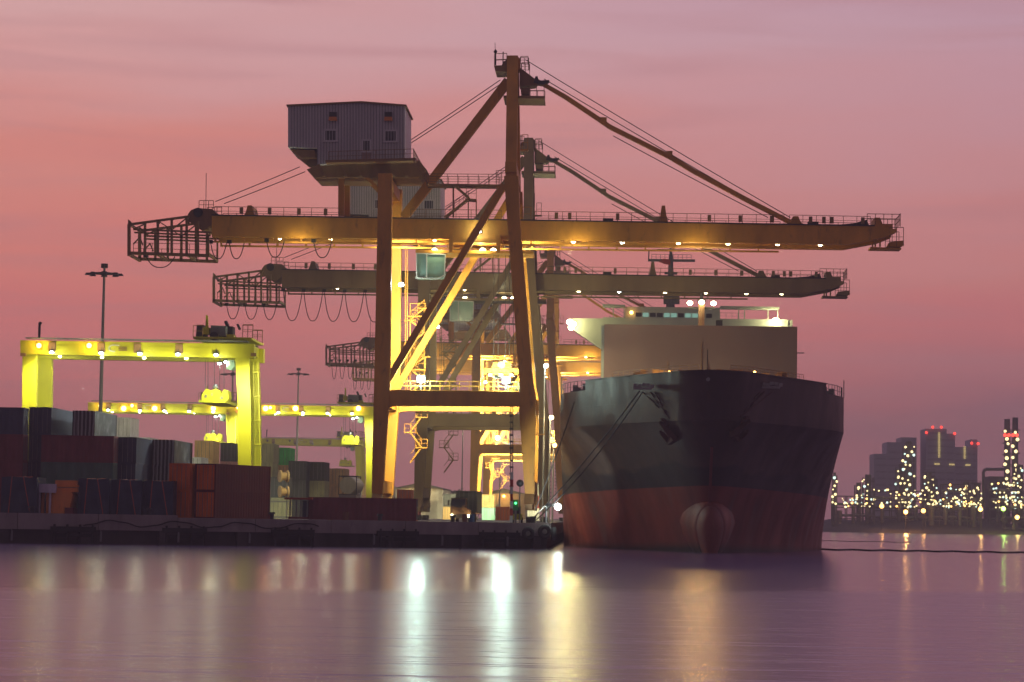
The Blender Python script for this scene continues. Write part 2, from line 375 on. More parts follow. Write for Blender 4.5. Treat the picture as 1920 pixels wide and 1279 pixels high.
def stripe_mat():
    if 'striped' in MATS: return MATS['striped']
    m = mat('container_striped_', (.1, .1, .1)); n = m.node_tree.nodes; l = m.node_tree.links
    c = n.new('ShaderNodeTexCoord'); w = n.new('ShaderNodeTexWave'); w.inputs['Scale'].default_value = .75; w.inputs['Distortion'].default_value = 1.2; w.inputs['Detail'].default_value = 3
    l.new(c.outputs['Object'], w.inputs['Vector'])
    r = n.new('ShaderNodeValToRGB'); r.color_ramp.elements[0].position = .55; r.color_ramp.elements[0].color = (.03, .03, .04, 1); r.color_ramp.elements[1].position = .8; r.color_ramp.elements[1].color = (.35, .35, .36, 1)
    l.new(w.outputs[1], r.inputs[0]); l.new(r.outputs[0], n['Principled BSDF'].inputs['Base Color']); MATS['striped'] = m; return m
GRP = 'shipping containers stacked in the yard'
def container(p, color, label, kind='end', L_=12.2, H=2.6, rz=0, group=GRP):
    c = thing('shipping_container', p, label, 'container', group, rz)
    if kind == 'side':                                  # long wall toward the water, doors at the right-hand end
        c.rotation_euler.z = rz+math.pi/2; off = Vector((L_, 0, 0)); off.rotate(Matrix.Rotation(rz, 3, 'Z')); c.location = Vector(p)+off
    for nm, me in cont_meshes(L_, H, color, 0):
        o = bpy.data.objects.new(nm, me); COL.objects.link(o); o.parent = c
    return c
TIER = ['lowest', 'second up', 'third up', 'fourth up', 'fifth up', 'sixth up']
CN = {'navy': 'dark navy', 'maroon': 'maroon', 'red': 'dark red', 'orange': 'rusty orange', 'grey': 'light grey', 'mauve': 'pale mauve', 'green': 'dark green', 'tan': 'tan', 'white': 'white', 'blue': 'blue', 'charcoal': 'charcoal',
      'teal': 'pale teal', 'pale': 'pale grey-blue', 'brightgreen': 'bright green', 'pink': 'dusty pink', 'olive': 'olive', 'striped': 'black and white striped'}
def stack(px, Y, cols, where, kind='end', L_=12.2, H=2.9, rz=0, z0=QZ):
    x = P(px, 900, Y).x
    for k, c in enumerate(cols):
        if c is None: continue
        t = TIER[k] if k < len(cols)-1 or k == 0 else 'topmost'
        container((x+random.uniform(-.04, .04), Y+random.uniform(-.05, .05), z0+k*H), c, f'{CN[c]} container, {t} in {where}', kind, L_, H-.01, rz)
# front rows, left
stack(-64, 262, ['maroon', 'maroon', 'maroon', 'navy'], 'leftmost stack cut by the frame', 'side', 6.06)
stack(52, 268, ['navy', 'navy', 'navy', 'navy'], 'stack right of the leftmost one', 'end', 12.2, 2.98)
stack(110, 265, ['green', 'maroon'], 'broad front stack above the orange generator', 'side', 6.06)
stack(0, 264.5, [None], '', 'end')
stack(76, 263, [None, 'green', 'maroon'], 'wide stack behind the orange generator', 'side', 7.8)
stack(133, 268, ['navy', 'charcoal', 'charcoal', 'striped'], 'tall stack behind the maroon long-side containers')
stack(212, 266, ['navy', 'navy', 'navy'], 'navy stack with pale ends behind the tarpaulins')
stack(284, 274, ['blue', 'striped', 'striped'], 'striped stack left of the rusty orange pair')
for px, Y, cols, wh in ((207, 322, ['grey', 'navy', 'white', 'white', 'white'], 'white stack under the second gantry beam'), (243, 322, ['grey', 'navy', 'white', 'pale'], 'stack just right of the white one'), (276, 330, ['grey', 'tan', 'pink', 'tan'], 'tan stack under the second gantry crane'),
                   (340, 318, ['teal', 'grey', 'pale'], 'pale stack behind the striped one'), (364, 332, ['tan', 'tan', 'tan', 'tan'], 'lit tan stack above the rusty orange pair'), (412, 342, ['pink', 'pink', 'pink', 'charcoal'], 'pink stack left of the gantry leg'),
                   (478, 342, ['grey', 'olive', 'olive', 'olive'], 'olive stack right of the gantry leg'), (512, 362, ['tan', 'teal', 'tan', 'brightgreen'], 'stack topped by a green one'), (500, 306, ['olive', 'charcoal'], 'dark stack behind the cable reels'),
                   (540, 332, ['charcoal', 'charcoal', 'charcoal'], 'charcoal stack left of the big crane leg'), (575, 336, ['olive', 'olive', 'charcoal'], 'olive-sided stack beside the charcoal one'), (618, 382, ['tan', 'tan', 'tan'], 'tan stack with a teal stripe near the tank'),
                   (640, 420, ['pink', 'pink'], 'low pink stack near the big crane leg'), (745, 430, ['tan', 'orange'], 'orange stack seen between the crane legs'), (762, 460, ['red', 'tan'], 'red stack deep between the crane legs'), (600, 470, ['grey', 'pale', 'grey'], 'grey stack far behind the tank')):
    stack(px, Y, cols, wh, 'end', 6.06 if Y > 300 else 12.2, 2.6)
# rotated orange / red pair by the water
RZ = math.radians(-20)
for k, (l1, l2) in enumerate((('orange ribbed container end, lower of the pair left of the rusty doors', 'rusty orange container with double doors and long dark side, lower of two'), ('orange ribbed container end, upper of the pair left of the rusty doors', 'rusty orange container with double doors and long dark side, upper of two'))):
    p = P(317+k*0, 900, 257); container((p.x, 257, QZ+.02+k*2.86), 'orange', l1, 'end', 12.2, 2.85, RZ, 'rusty containers beside the tarpaulins')
    p = P(366, 900, 256.6); container((p.x, 256.6, QZ+.02+k*2.86), 'brick', l2, 'end', 12.2, 2.85, RZ, 'rusty containers beside the tarpaulins')
p = P(578, 950, 272); container((p.x, 272, QZ+.02), 'maroon', 'long maroon container lying alone on the quay before the crane leg', 'side', 12.0, 2.5)
# flat rack
p = P(541, 950, 271); x = p.x
fr = thing('flat_rack', (x, 271, QZ), 'open rusty flat rack standing left of the long maroon container', 'flat rack')
MB().box((x, 271, QZ+.05), (x+2.2, 273, QZ+.3)).build('deck', cmat('maroon'), fr)
MB().box((x-.5, 270.9, QZ+2.2), (x+2.6, 273, QZ+2.42)).build('roof_plate', cmat('red'), fr)
for a in (x+.1, x+.8, x+1.3, x+2.0): MB().box((a, 271, QZ+.3), (a+.14, 271.2, QZ+2.2)).build('post', steel, fr)
MB().box((x+1.5, 271.4, QZ+.3), (x+2.1, 272.9, QZ+2.1)).build('cabinet', cmat('navy'), fr)
# tarpaulin covered crates
def tarp_crate(px, Y, w, h, label):
    x = P(px, 930, Y).x; o = Vector((x, Y, QZ)); c = thing('covered_crate', o, label, 'crate', 'crates under navy tarpaulins', 0)
    nx, nz = 14, 14; vs = []; fs = []
    m = MB(); rnd = random.Random(px)
    def sheet(f, nu, nv):
        v = [f(i/nu, j/nv) for j in range(nv+1) for i in range(nu+1)]
        m.add(v, [(j*(nu+1)+i, j*(nu+1)+i+1, (j+1)*(nu+1)+i+1, (j+1)*(nu+1)+i) for j in range(nv) for i in range(nu)])
    ph = rnd.uniform(0, 6)
    def wr(u, v): return .07*math.sin(u*14+ph+2*v)+.05*math.sin(v*9-u*5+ph*2)
    def hh(u): return h+.05*math.sin(u*7+ph)
    D = 4.0
    sheet(lambda u, v: o+Vector((u*w, wr(u, v)*(4*v*(1-v)+.2)*(1 if 0 < u < 1 else 0), v*hh(u))), nx, nz)
    sheet(lambda u, v: o+Vector((u*w, v*D, hh(u)*1)), nx, 2)
    sheet(lambda u, v: o+Vector((0, u*D, v*hh(0))), 2, 2); sheet(lambda u, v: o+Vector((w, u*D, v*hh(1))), 2, 2); sheet(lambda u, v: o+Vector((u*w, D, v*hh(u))), 2, 2)
    m.build('tarpaulin', tarp, c)
    for a, b in ((.30, .22), (.62, .84)):
        s = MB(); pts = [o+Vector((w*(a+(b-a)*t), -.13, h*(1-t)+.02)) for t in [i/6 for i in range(7)]]
        for q, r in zip(pts, pts[1:]): s.bar(q, r, .04, .07, up=(1, 0, 0))
        s.bar(pts[0], pts[0]+Vector((0, D, .07)), .07, .04); s.build('strap', strapm, c)
tarp_crate(2, 250.2, 3.7, 3.95, 'navy tarpaulin crate with red straps, leftmost by the frame edge')
tarp_crate(146, 252.6, 3.25, 3.9, 'navy tarpaulin crate with red straps, right beside the orange generator')
tarp_crate(207.5, 253.6, 3.2, 3.85, 'navy tarpaulin crate with red straps, middle of the three in a row')
tarp_crate(269, 254.6, 3.1, 3.8, 'navy tarpaulin crate with red straps, beside the rusty orange containers')
# orange generator and the cabinet leaning by it
x = P(87, 930, 251.6).x; o = Vector((x, 251.6, QZ)); g = thing('generator_unit', o, 'orange boxy generator with rounded hood between the tarpaulins', 'generator')
MB().add([a for a in [o+Vector(q) for q in ((0,0,.1),(1.9,0,.1),(1.9,0,.9),(2.45,0,.9),(2.7,0,2.2),(2.55,0,2.5),(.1,0,2.5),(0,0,2.3),(0,3,.1),(1.9,3,.1),(1.9,3,.9),(2.45,3,.9),(2.7,3,2.2),(2.55,3,2.5),(.1,3,2.5),(0,3,2.3))]],
     [(0,1,2,3,4,5,6,7), (15,14,13,12,11,10,9,8)]+[(i, i+8, (i+1) % 8+8, (i+1) % 8) for i in range(8)]).build('body', orange_p, g)
m = MB().box(o+Vector((.75, .3, 2.5)), o+Vector((3.1, 2.6, 2.95))); m.box(o+Vector((.7, .2, 3.0)), o+Vector((3.15, 2.7, 3.25))); m.box(o+Vector((.8, .35, 3.25)), o+Vector((3.0, 2.5, 3.7))); m.build('hood', orange_p, g)
MB().box(o+Vector((-.6, .4, .1)), o+Vector((-.35, .8, 2.4))).build('side_post', orange_p, g)
MB().box(o+Vector((1.95, .1, .1)), o+Vector((2.75, 2.8, .88))).build('fuel_tank', cmat('maroon'), g)
x = P(65, 930, 250.9).x; tag(MB().box((x, 251, QZ+2.4), (x+2.05, 252.2, QZ+3.3)).box((x+.2, 251.2, QZ), (x+.5, 251.5, QZ+2.4)).box((x+1.4, 251.3, QZ), (x+1.6, 251.5, QZ+2.4)).build('control_cabinet', cmat('mauve'), o=(x, 251, QZ)), 'grey-blue control cabinet on legs left of the orange generator', 'cabinet')
# reels and tank
for px, py, Y, lab in ((524, 893, 300, 'tan round cable reel, upper one beside the dark red container side'), (524, 922, 300, 'tan round cable reel, lower one beside the dark red container side')):
    p = P(px, py, Y)
    rz_ = tag(MB().tube(p, p+Vector((.16, .08, 0)), .74, 18).tube(p+Vector((.16, .08, 0)), p+Vector((.8, .4, 0)), .5, 16).tube(p+Vector((.8, .4, 0)), p+Vector((.96, .48, 0)), .74, 18).build('cable_reel', mat('reel_wood', (.5, .34, .16), .7), o=p), lab, 'cable reel', 'cable reels by the containers')
xr = P(512, 920, 301).x
m = MB()
for k in (0, 1): m.box((xr-.3, 300, QZ+.1+k*1.9), (xr+1.9, 301.5, QZ+.3+k*1.9))
for a in (xr-.3, xr+1.75): m.box((a, 300, QZ), (a+.14, 300.15, QZ+4.4))
tag(m.build('storage_rack', steel, o=(xr, 300, QZ)), 'steel rack holding the two tan cable reels', 'rack')
p = P(652, 910, 362)
t = thing('tank_container', (p.x, 362, QZ), 'cream round-ended tank in a frame near the crane leg', 'tank')
MB().tube(p, p+Vector((.6, 5.6, 0)), 1.25, 20).build('tank', mat('cream_paint', (.55, .52, .38), .5), t, smooth=False)
m = MB()
for dx in (-1.3, 1.3):
    for dz in (-1.35, 1.35): m.bar(p+Vector((dx, -.1, dz)), p+Vector((dx, 5.9, dz)), .12)
    for yy in (-.1, 5.9): m.bar(p+Vector((dx, yy, -1.35)), p+Vector((dx, yy, 1.35)), .12)
for yy in (-.1, 5.9):
    for dz in (-1.35, 1.35): m.bar(p+Vector((-1.3, yy, dz)), p+Vector((1.3, yy, dz)), .12)
m.build('frame', dark, t)
zz_ = p.z-1.4
tag(MB().box((p.x-1.3, 362, QZ), (p.x+1.3, 367.8, zz_)).build('loading_platform', conc, o=(p.x, 362, QZ)), 'concrete platform under the cream tank', 'platform')

# ------------------------------------------------------------ ship-to-shore crane
YN, YF, DF = 280.0, 295.0, 15.0
def make_crane():
    O = P(850, 930, 287.5); O.z = QZ
    R = thing('quay_crane', O, 'nearest and largest yellow quay crane with grey machine house above its boom', 'crane', 'container cranes along the quay')
    def both(fn, name, m=cp, fars=True):
        a = MB(); fn(a, 0); a.build(name, m, R)
        if fars: b = MB(); fn(b, DF-1.3); b.build(name, m, R)
    both(lambda a, y: a.slab([(709, 325), (735, 325), (733, 500), (731, 735), (728, 765), (722, 850), (717, 926), (697, 926), (698, 850), (701, 735), (706, 500)], YN, 1.3, y), 'land_leg')
    both(lambda a, y: a.slab([(945, 330), (972, 330), (974, 400), (984, 520), (999, 712), (1004, 740), (1004, 800), (1001, 926), (984, 926), (973, 765), (975, 730), (962, 560), (950, 400)], YN, 1.3, y), 'water_leg')
    both(lambda a, y: a.slab([(731, 731), (974, 735), (974, 762), (742, 761), (729, 764)], YN+.15, 1.0, y), 'portal_beam')
    both(lambda a, y: a.seg((726, 716), (945, 347), YN+.6, 13, .8, y), 'diagonal_brace')
    # cross members along the quay direction
    def cross(px, py, w, h, name='cross_beam'):
        p = P(px, py, YN); MB().bar(p+Vector((0, 1.3, 0)), p+Vector((0, DF-1.3, 0)), w, h).build(name, cp, R)
    cross(716, 748, 1.2, 1.6); cross(989, 752, 1.2, 1.6); cross(722, 340, 1.2, 1.3); cross(958, 345, 1.1, 1.3)
    cross(707, 912, 1.1, 1.4, 'sill_beam'); cross(993, 914, 1.1, 1.4, 'sill_beam'); cross(963, 442, 1.0, 1.4)
    # rail bogies
    for px in (707, 993):
        for y in (-.6, DF-1.8):
            p = P(px, 926, YN); c = p+Vector((0, y+1.2, 0)); b = MB()
            b.add([c+Vector(q) for q in ((-.55,-2.6,-1.2),(-.55,2.6,-1.2),(-.55,.7,0),(-.55,-.7,0),(.55,-2.6,-1.2),(.55,2.6,-1.2),(.55,.7,0),(.55,-.7,0))], [(0,1,2,3),(7,6,5,4),(0,4,5,1),(1,5,6,2),(2,6,7,3),(3,7,4,0)])
            b.box(c+Vector((-.4, -2.9, -1.85)), c+Vector((.4, 2.9, -1.2)))
            bo = b.build('bogie', cpd, R)
            for yy in (-2.3, -.8, .8, 2.3): MB().tube(Vector((c.x-.3, c.y+yy, QZ+.38)), Vector((c.x+.3, c.y+yy, QZ+.38)), .36, 14).build('wheel', dark, bo)
    # masts converge on the apex
    for s, yo in ((1, 0), (-1, 0)):
        a = MB(); yb = YN+.65 if s == 1 else YF-.65; ya = 286.4 if s == 1 else 288.6
        b0 = P(958, 335, 280); t0 = P(962, 112, 287.5)
        a.bar((b0.x, yb, b0.z), (t0.x, ya, t0.z), 1.1, 1.3, up=(1, 0, 0)); a.build('mast', cp, R)
    p = P(962, 330, 287.5); MB().bar((p.x, YN, p.z), (p.x, YF, p.z), 1.3, 1.2).build('cross_beam', cp, R)
    a = MB(); a.seg((953, 152), (757, 408), 287.5, 17, 1.0); a.build('back_strut', cp, R)
    # apex platforms
    a = MB(); a.slab([(950, 110), (955, 104), (969, 104), (975, 110), (975, 130), (950, 130)], 286.3, 2.4); a.build('apex_head', cp, R)
    a = MB(); a.slab([(926, 123), (950, 122), (950, 134), (929, 134)], 285.5, 4); a.slab([(943, 116), (950, 112), (950, 122), (941, 122)], 286.5, 1.5)
    a.slab([(974, 126), (1010, 153), (1003, 161), (974, 162)], 286.6, 2); a.slab([(944, 179), (1021, 180), (1021, 185), (944, 184)], 285, 5); a.slab([(976, 164), (994, 164), (992, 176), (977, 176)], 286, 2.5)
    a.build('apex_platform', cpd, R)
    a = MB()
    for yy in (285.5, 289.5):
        a = MB(); o = Vector((0, yy-285.5, 0)); q = lambda x, y: P(x, y, 285.5)+o
        a.rail(q(927, 123), q(950, 122), 1.4, .8); a.rail(q(975, 130), q(991, 131), 1.4, .5); a.rail(q(976, 120), q(990, 120), .9, .5); a.build('railing_frame', cpd, R); a = MB(); a.rail(q(992, 180), q(1020, 180), 1.3, .8); a.build('railing_frame', cpd, R)
    a = MB(); a.tube(P(929, 122, 286), P(929, 93, 286), .1, 6); a.tube(P(928.4, 93, 286), P(928.2, 80, 286), .03, 4); a.tube(P(943, 118, 286), P(943.5, 97, 286), .07, 6); a.ball(P(929, 97, 286), .22, 6, 4); a.build('antenna_pole', dark, R)
    a = MB(); a.slab([(1000, 155), (1004, 143), (1008, 143), (1010, 151), (1030, 150), (1026, 154), (1016, 158)], 286.5, 1.6); a.build('sheave_block', dark, R)
    # forestay links
    pts = [(1008, 152), (1060, 182), (1132, 230), (1143, 238), (1255, 294), (1300, 321), (1400, 375), (1484, 418)]
    for k, yy in enumerate((-.45, .45)):
        a = MB()
        for p0, p1 in zip(pts, pts[1:]):
            u = P(*p0, 287.5); v = P(*p1, 287.5); f0 = min(1, (p0[0]-1008)/60); f1 = min(1, (p1[0]-1008)/60)
            a.bar(u+Vector((0, yy*f0*.9+.1*yy, 0)), v+Vector((0, yy*f1*.9+.1*yy, 0)), .25, .45)
        for p0 in ((1132, 228), (1255, 291)):
            u = P(*p0, 287.5)+Vector((0, yy, 0)); a.box(u-Vector((.35, .3, .25)), u+Vector((.35, .3, .4)))
        a.build('forestay', cp, R)
    a = MB()
    for (p0, p1) in (((985, 112), (1482, 408)), ((1020, 148), (1450, 400)), ((1150, 255), (1440, 408)), ((938, 150), (771, 262)), ((941, 156), (771, 268)), ((562, 313), (404, 378)), ((572, 322), (420, 382))):
        a = MB(); n = 8; u = P(*p0, 287.5); v = P(*p1, 287.5); sag = .004*(u-v).length
        a.wire([u.lerp(v, i/n)-Vector((0, 0, sag*4*(i/n)*(1-i/n))) for i in range(n+1)], .05, 4); a.build('stay_rope', rope_m, R)
    # girder and boom: twin boxes
    out = [(397, 404), (985, 413), (1640, 424), (1682, 430), (1680, 436), (1655, 446), (1590, 458), (985, 450), (397, 444)]
    for yy in (284.2, 289.6):
        a = MB(); a.slab([P2 for P2 in out], 284.2, 1.2, yy-284.2); a.build('girder', cp, R)
        a = MB(); w = [(397, 403.2), (1640, 423)]
        a.seg((397, 403.3), (1640, 423.3), 284.2, 2.2, 1.5, yy-284.2+.6); a.build('top_plate', dark, R)
        a = MB(); a.slab([(400, 450), (1466, 461), (1466, 464), (400, 453)], 284.2, .5, yy-284.2+(.7 if yy < 287 else -.2))
        for px in range(400, 1470, 54): a.slab([(px, 443+.0104*(px-400)), (px+3, 443+.0104*(px-400)), (px+3, 451+.0104*(px-400)), (px, 451+.0104*(px-400))], 284.2, .4, yy-284.2+(.7 if yy < 287 else -.2))
        a.build('trolley_rail_frame', cp, R)
    a = MB()
    for px in list(range(420, 1660, 82)): p = P(px, 420+.014*(px-400), 285.4); a.bar(p, p+Vector((0, 4.2, 0)), .5, .8)
    a.build('girder_tie_frame', cp, R)
    a = MB()
    for yy in (0, 6.4):
        o = Vector((0, yy, 0)); q = lambda x, y: P(x, y, 284.2)+o
        for u_, w_ in (((402, 404), (636, 407)), ((1003, 413), (1470, 420)), ((1480, 420), (1632, 423)), ((770, 409), (940, 411))): MB().rail(q(*u_), q(*w_), 1.05, 1.55, .06).build('railing_frame', cpd, R)
    a = MB()
    for px in (452, 505, 560, 610, 1043, 1068, 1158, 1330, 1388, 1448, 1520, 1545, 1560, 1618):
        p = P(px, 404+.0161*(px-400), 284.1); MB().box(p+Vector((-.2, 0, .25)), p+Vector((.2, .3, 1.0))).build('junction_box', cpd, R)
    for px in (1140, 1525): p = P(px, 415+.016*(px-1000), 284.6); MB().box(p+Vector((-.6, 0, 0)), p+Vector((.6, 1, .5))).build('junction_box', dark, R)
    for px, h, w_ in ((1244, 32, 9), (468, 20, 11), (1492, 16, 14)):
        a = MB(); y0 = 404+.016*(px-400); a.slab([(px-w_, y0), (px+w_, y0), (px+w_*.6, y0-h*.45), (px+w_*.35, y0-h), (px-w_*.35, y0-h), (px-w_*.6, y0-h*.45)], 285, 4.6); a.build('stay_bracket', cp, R)
    a = MB(); a.slab([(1560, 422), (1600, 419), (1625, 412), (1630, 423)], 285.6, 3); a.build('buffer_ramp', dark, R)
    # boom tip platform
    a = MB(); a.slab([(1632, 463), (1690, 465), (1690, 467.5), (1632, 466.5)], 285.6, 2.4); a.slab([(1668, 454), (1693, 451), (1695, 459), (1689, 463), (1664, 462)], 285.8, 2)
    for px in (1636, 1641, 1650): a.seg((px, 430), (px, 463), 285, 3, .25)
    a.slab([(1640, 408), (1650, 408), (1655, 420), (1674, 420), (1674, 432), (1640, 430)], 285.6, 3.4); a.build('boom_tip', cp, R)
    a = MB(); q = lambda x, y, o=0: P(x, y, 284.6)+Vector((0, o, 0))
    for o in (0, 4.4): a.rail(q(1626, 421, o), q(1688, 422, o), 1.25, .9); a.rail(q(1668, 462, o), q(1694, 462, o), 2.2, .8)
    a.rail(q(1688, 422), q(1688, 422, 5.4), 1.25, 1); a.bar(q(1688, 400), q(1688, 425), .08); a.build('railing_frame', cpd, R)
    # land-end cage
    a = MB()
    for o in (0, 6.6):
        S = lambda p0, p1, w: a.seg(p0, p1, 284, w, .25, o)
        S((242, 420), (242, 480), 6); S((240, 474.5), (392, 479.5), 6); S((243, 421), (355, 406), 4.5); S((250, 430), (395, 436), 3.5); S((252, 436), (395, 442), 3)
        for px, y0 in ((272, 418), (296, 414), (322, 411), (350, 408), (371, 415)): S((px, y0), (px, 478), 4.5)
        S((391, 440), (391, 480), 3)
        for p0, p1 in (((272, 420), (250, 430)), ((296, 414), (322, 431)), ((350, 409), (322, 431)), ((262, 445), (250, 458)), ((262, 445), (268, 460))): S(p0, p1, 2)
        for px in (243, 296, 352): a.slab([(px-3, 411), (px+3, 416), (px+3, 420), (px-3, 419)], 284, .3, o)
    for px in (242, 296, 350, 391):
        for py in (477,): p = P(px, py, 284); a.bar(p, p+Vector((0, 6.6, 0)), .25, .35)
    p = P(243, 421, 284); a.bar(p, p+Vector((0, 6.6, 0)), .25); p = P(350, 408, 284); a.bar(p, p+Vector((0, 6.6, 0)), .25)
    a.build('cage_frame', cpd, R)
    a = MB(); q = lambda x, y, o=0: P(x, y, 284.2)+Vector((0, o, 0))
    for o in (0, 6.2): MB().rail(q(250, 476, o), q(390, 479, o), 1.3, 2.2, .06).build('railing_frame', cpd, R); MB().rail(q(373, 392, o), q(400, 392, o), 1.0, .5).build('railing_frame', cpd, R)
    a = MB(); a.slab([(352, 402), (358, 394), (368, 390), (398, 392), (410, 404), (398, 404), (396, 422), (382, 432), (372, 428), (352, 414)], 284.6, 5); a.build('rope_anchor_housing', cpd, R)
    a = MB(); p = P(371, 398, 284.3); a.tube(p, p+Vector((0, 6, 0)), .55, 14); p = P(386, 392, 286); a.tube(p, P(386.6, 325, 286), .04, 5); a.build('sheave', dark, R)
    # machine house
    zc = lambda *p: p
    Yh = 283.0
    a = MB(); a.slab([(540, 197), (677, 191), (759, 197), (759, 300), (595, 308), (595, 278), (540, 276)], Yh, 9.6); house = a.build('machine_house', hsec, R)
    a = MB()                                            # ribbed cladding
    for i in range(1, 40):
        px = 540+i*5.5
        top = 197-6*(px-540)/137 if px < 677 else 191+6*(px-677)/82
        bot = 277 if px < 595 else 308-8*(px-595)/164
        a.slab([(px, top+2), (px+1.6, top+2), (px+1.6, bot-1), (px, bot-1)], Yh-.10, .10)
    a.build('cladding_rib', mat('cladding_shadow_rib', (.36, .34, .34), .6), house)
    a = MB(); a.slab([(537, 196), (677, 189.5), (762, 196), (762, 199), (677, 192.5), (537, 199)], Yh-.3, 10.2); a.build('roof_trim', cpd, house)
    for x0, x1, y0, y1 in ((610, 630, 245, 263), (722, 742, 246, 264), (681, 693, 264, 283)):
        a = MB(); a.slab([(x0-3, y0-3), (x1+3, y0-3), (x1+3, y0), (x0-3, y0)], Yh-.15, .14); a.slab([(x0-4, y1), (x1+4, y1), (x1+4, y1+3), (x0-4, y1+3)], Yh-.2, .19)
        a.slab([(x0-3, y0), (x0, y0), (x0, y1), (x0-3, y1)], Yh-.15, .14); a.slab([(x1, y0), (x1+3, y0), (x1+3, y1), (x1, y1)], Yh-.15, .14)
        wf = a.build('window_frame', hsec, house); b = MB(); b.slab([(x0, y0), (x1, y0), (x1, y1), (x0, y1)], Yh-.07, .06); b.build('window_pane', glass, wf)
    a = MB(); a.slab([(678, 284), (696, 284), (696, 302), (678, 303)], Yh-.1, .09); a.build('door', mat('door_primer', (.5, .36, .3)), house)
    for x0 in (617, 721):
        a = MB(); a.slab([(x0, 210), (x0+14, 210), (x0+14, 225), (x0, 225)], Yh-.25, .24); v = a.build('vent', dark, house); b = MB(); b.slab([(x0, 219), (x0+14, 219), (x0+15, 226), (x0-1, 226)], Yh-.5, .24); b.build('vent_hood', orange_p, v)
    a = MB()
    a.slab([(545, 280), (590, 282), (592, 296), (565, 296)], Yh+.6, 8); a.slab([(596, 309), (785, 301), (800, 318), (785, 333), (590, 333), (575, 318)], Yh+1.2, 7.4)
    a.slab([(610, 300), (778, 296), (778, 301), (610, 305)], Yh-2.0, 1.9)
    for px in (600, 640, 668, 702, 730, 755): a.slab([(px-6, 308), (px-1, 308), (px+10, 330), (px+4, 330)], Yh-.2, .6)
    a.build('house_base', cpd, R)
    a = MB(); q = lambda x, y, o=0: P(x, y, Yh-2)+Vector((0, o, 0)); a.rail(q(616, 302), q(775, 297), 1.1, 1.0, .06); a.rail(q(775, 297), q(775, 297, 10), 1.1, 1.2, .06); a.rail(q(775, 300), q(803, 345), 1.1, 1.0, .06); a.bar(q(775, 301), q(803, 346), .9, .15); a.build('walkway_railing_frame', cpd, R)
    a = MB()
    for yy in (0, 6.5): a = MB(); a.seg((640, 332), (640, 405), 285, 11, .6, yy); a.build('house_support', cp, R); a = MB(); a.seg((727, 372), (655, 300), 284.5, 6, .5, yy); a.build('house_brace', cp, R)
    # upper walkway and stairs between house and mast
    a = MB(); a.slab([(800, 344), (945, 346), (945, 350), (800, 348)], 284.5, 2.2); q = lambda x, y, o=0: P(x, y, 284.5)+Vector((0, o, 0))
    for o in (0, 2.2): a.rail(q(800, 345, o), q(935, 346, o), 1.2, 1.1, .06); a.rail(q(930, 345, o), q(948, 345, o), 1.6, .5, .06)
    a.seg((852, 348), (880, 372), 284.5, 4, 1); a.seg((878, 374), (835, 408), 284.5, 4, 1); a.slab([(872, 372), (893, 373), (893, 376), (872, 375)], 284.5, 1.6)
    a.rail(q(874, 373), q(893, 373), 1.3, .6, .06); a.rail(q(835, 408), q(878, 374), 1.0, .6, .05); a.seg((850, 350), (850, 408), 284.5, 3, .2); a.seg((878, 376), (878, 410), 284.5, 2, .15); a.seg((893, 376), (893, 410), 284.5, 2, .15)
    a.build('upper_walkway_frame', cpd, R)
    # ladder run down the water leg, landings
    a = MB()
    for px, y0, y1 in ((741, 548, 575), (741, 640, 680)):
        for o in (DF,):
            q = lambda x, y: P(x, y, YN+1)+Vector((0, o-1, 0)); a.rail(q(px+10, y1), q(px+40, y1), 1.6, .8, .08); a.bar(q(px+5, y1), q(px+40, y1), 1.2, .12)
    for o in (DF-.5,):
        q = lambda x, y: P(x, y, YN)+Vector((0, o, 0)); a.bar(q(741, 440), q(741, 730), .08); a.bar(q(745, 440), q(745, 730), .08)
        for k in range(48): a.bar(q(741, 440+k*6), q(745, 440+k*6), .04)
    a.build('ladder_frame', cp, R)
    a = MB(); q = lambda x, y, o=0: P(x, y, YN)+Vector((0, o, 0))
    a = MB(); ys_ = YN+DF+.3
    for k in range(7):
        y0 = 725-k*24; xa_, xb_ = (750, 778) if k % 2 == 0 else (778, 750)
        u = P(xa_, y0, YN+.2)+Vector((0, DF, 0)); v = P(xb_, y0-24, YN+.2)+Vector((0, DF, 0)); a.bar(u, v, .7, .18); a.bar(u+Vector((0, 0, 1)), v+Vector((0, 0, 1)), .07); a.bar(u+Vector((0, 0, .5)), v+Vector((0, 0, .5)), .05)
        for t_ in (0, .33, .66, 1): w_ = u.lerp(v, t_); a.bar(w_, w_+Vector((0, 0, 1)), .06)
        a.box(v-Vector((.7, .5, .1)), v+Vector((.7, .5, .02)))
    for x_ in (750, 778): a.bar(P(x_, 728, YN+.2)+Vector((0, DF, 0)), P(x_, 555, YN+.2)+Vector((0, DF, 0)), .14)
    a.build('stair_tower_frame', cp, R)
    a = MB()
    for k in range(3):
        y0 = 862-k*30; xa_, xb_ = (750, 772) if k % 2 == 0 else (772, 750)
        u = P(xa_, y0, YN+.2)+Vector((0, DF, 0)); v = P(xb_, y0-30, YN+.2)+Vector((0, DF, 0)); a.bar(u, v, .7, .16); a.bar(u+Vector((0, 0, 1)), v+Vector((0, 0, 1)), .07); a.box(v-Vector((.7, .5, .1)), v+Vector((.7, .5, .02)))
        a.rail(v-Vector((.7, 0, 0)), v+Vector((.7, 0, 0)), 1, .7)
    a.build('lower_stair_frame', cp, R)
    a = MB()
    for px, py in ((1006, 340), (978, 270), (1000, 800)): 
        if py > 350: a.rail(q(px+6, py+12, 3), q(px+20, py+12, 3), 1.8, .7, .08); a.bar(q(px+2, py+13, 3), q(px+20, py+13, 3), 1, .15)
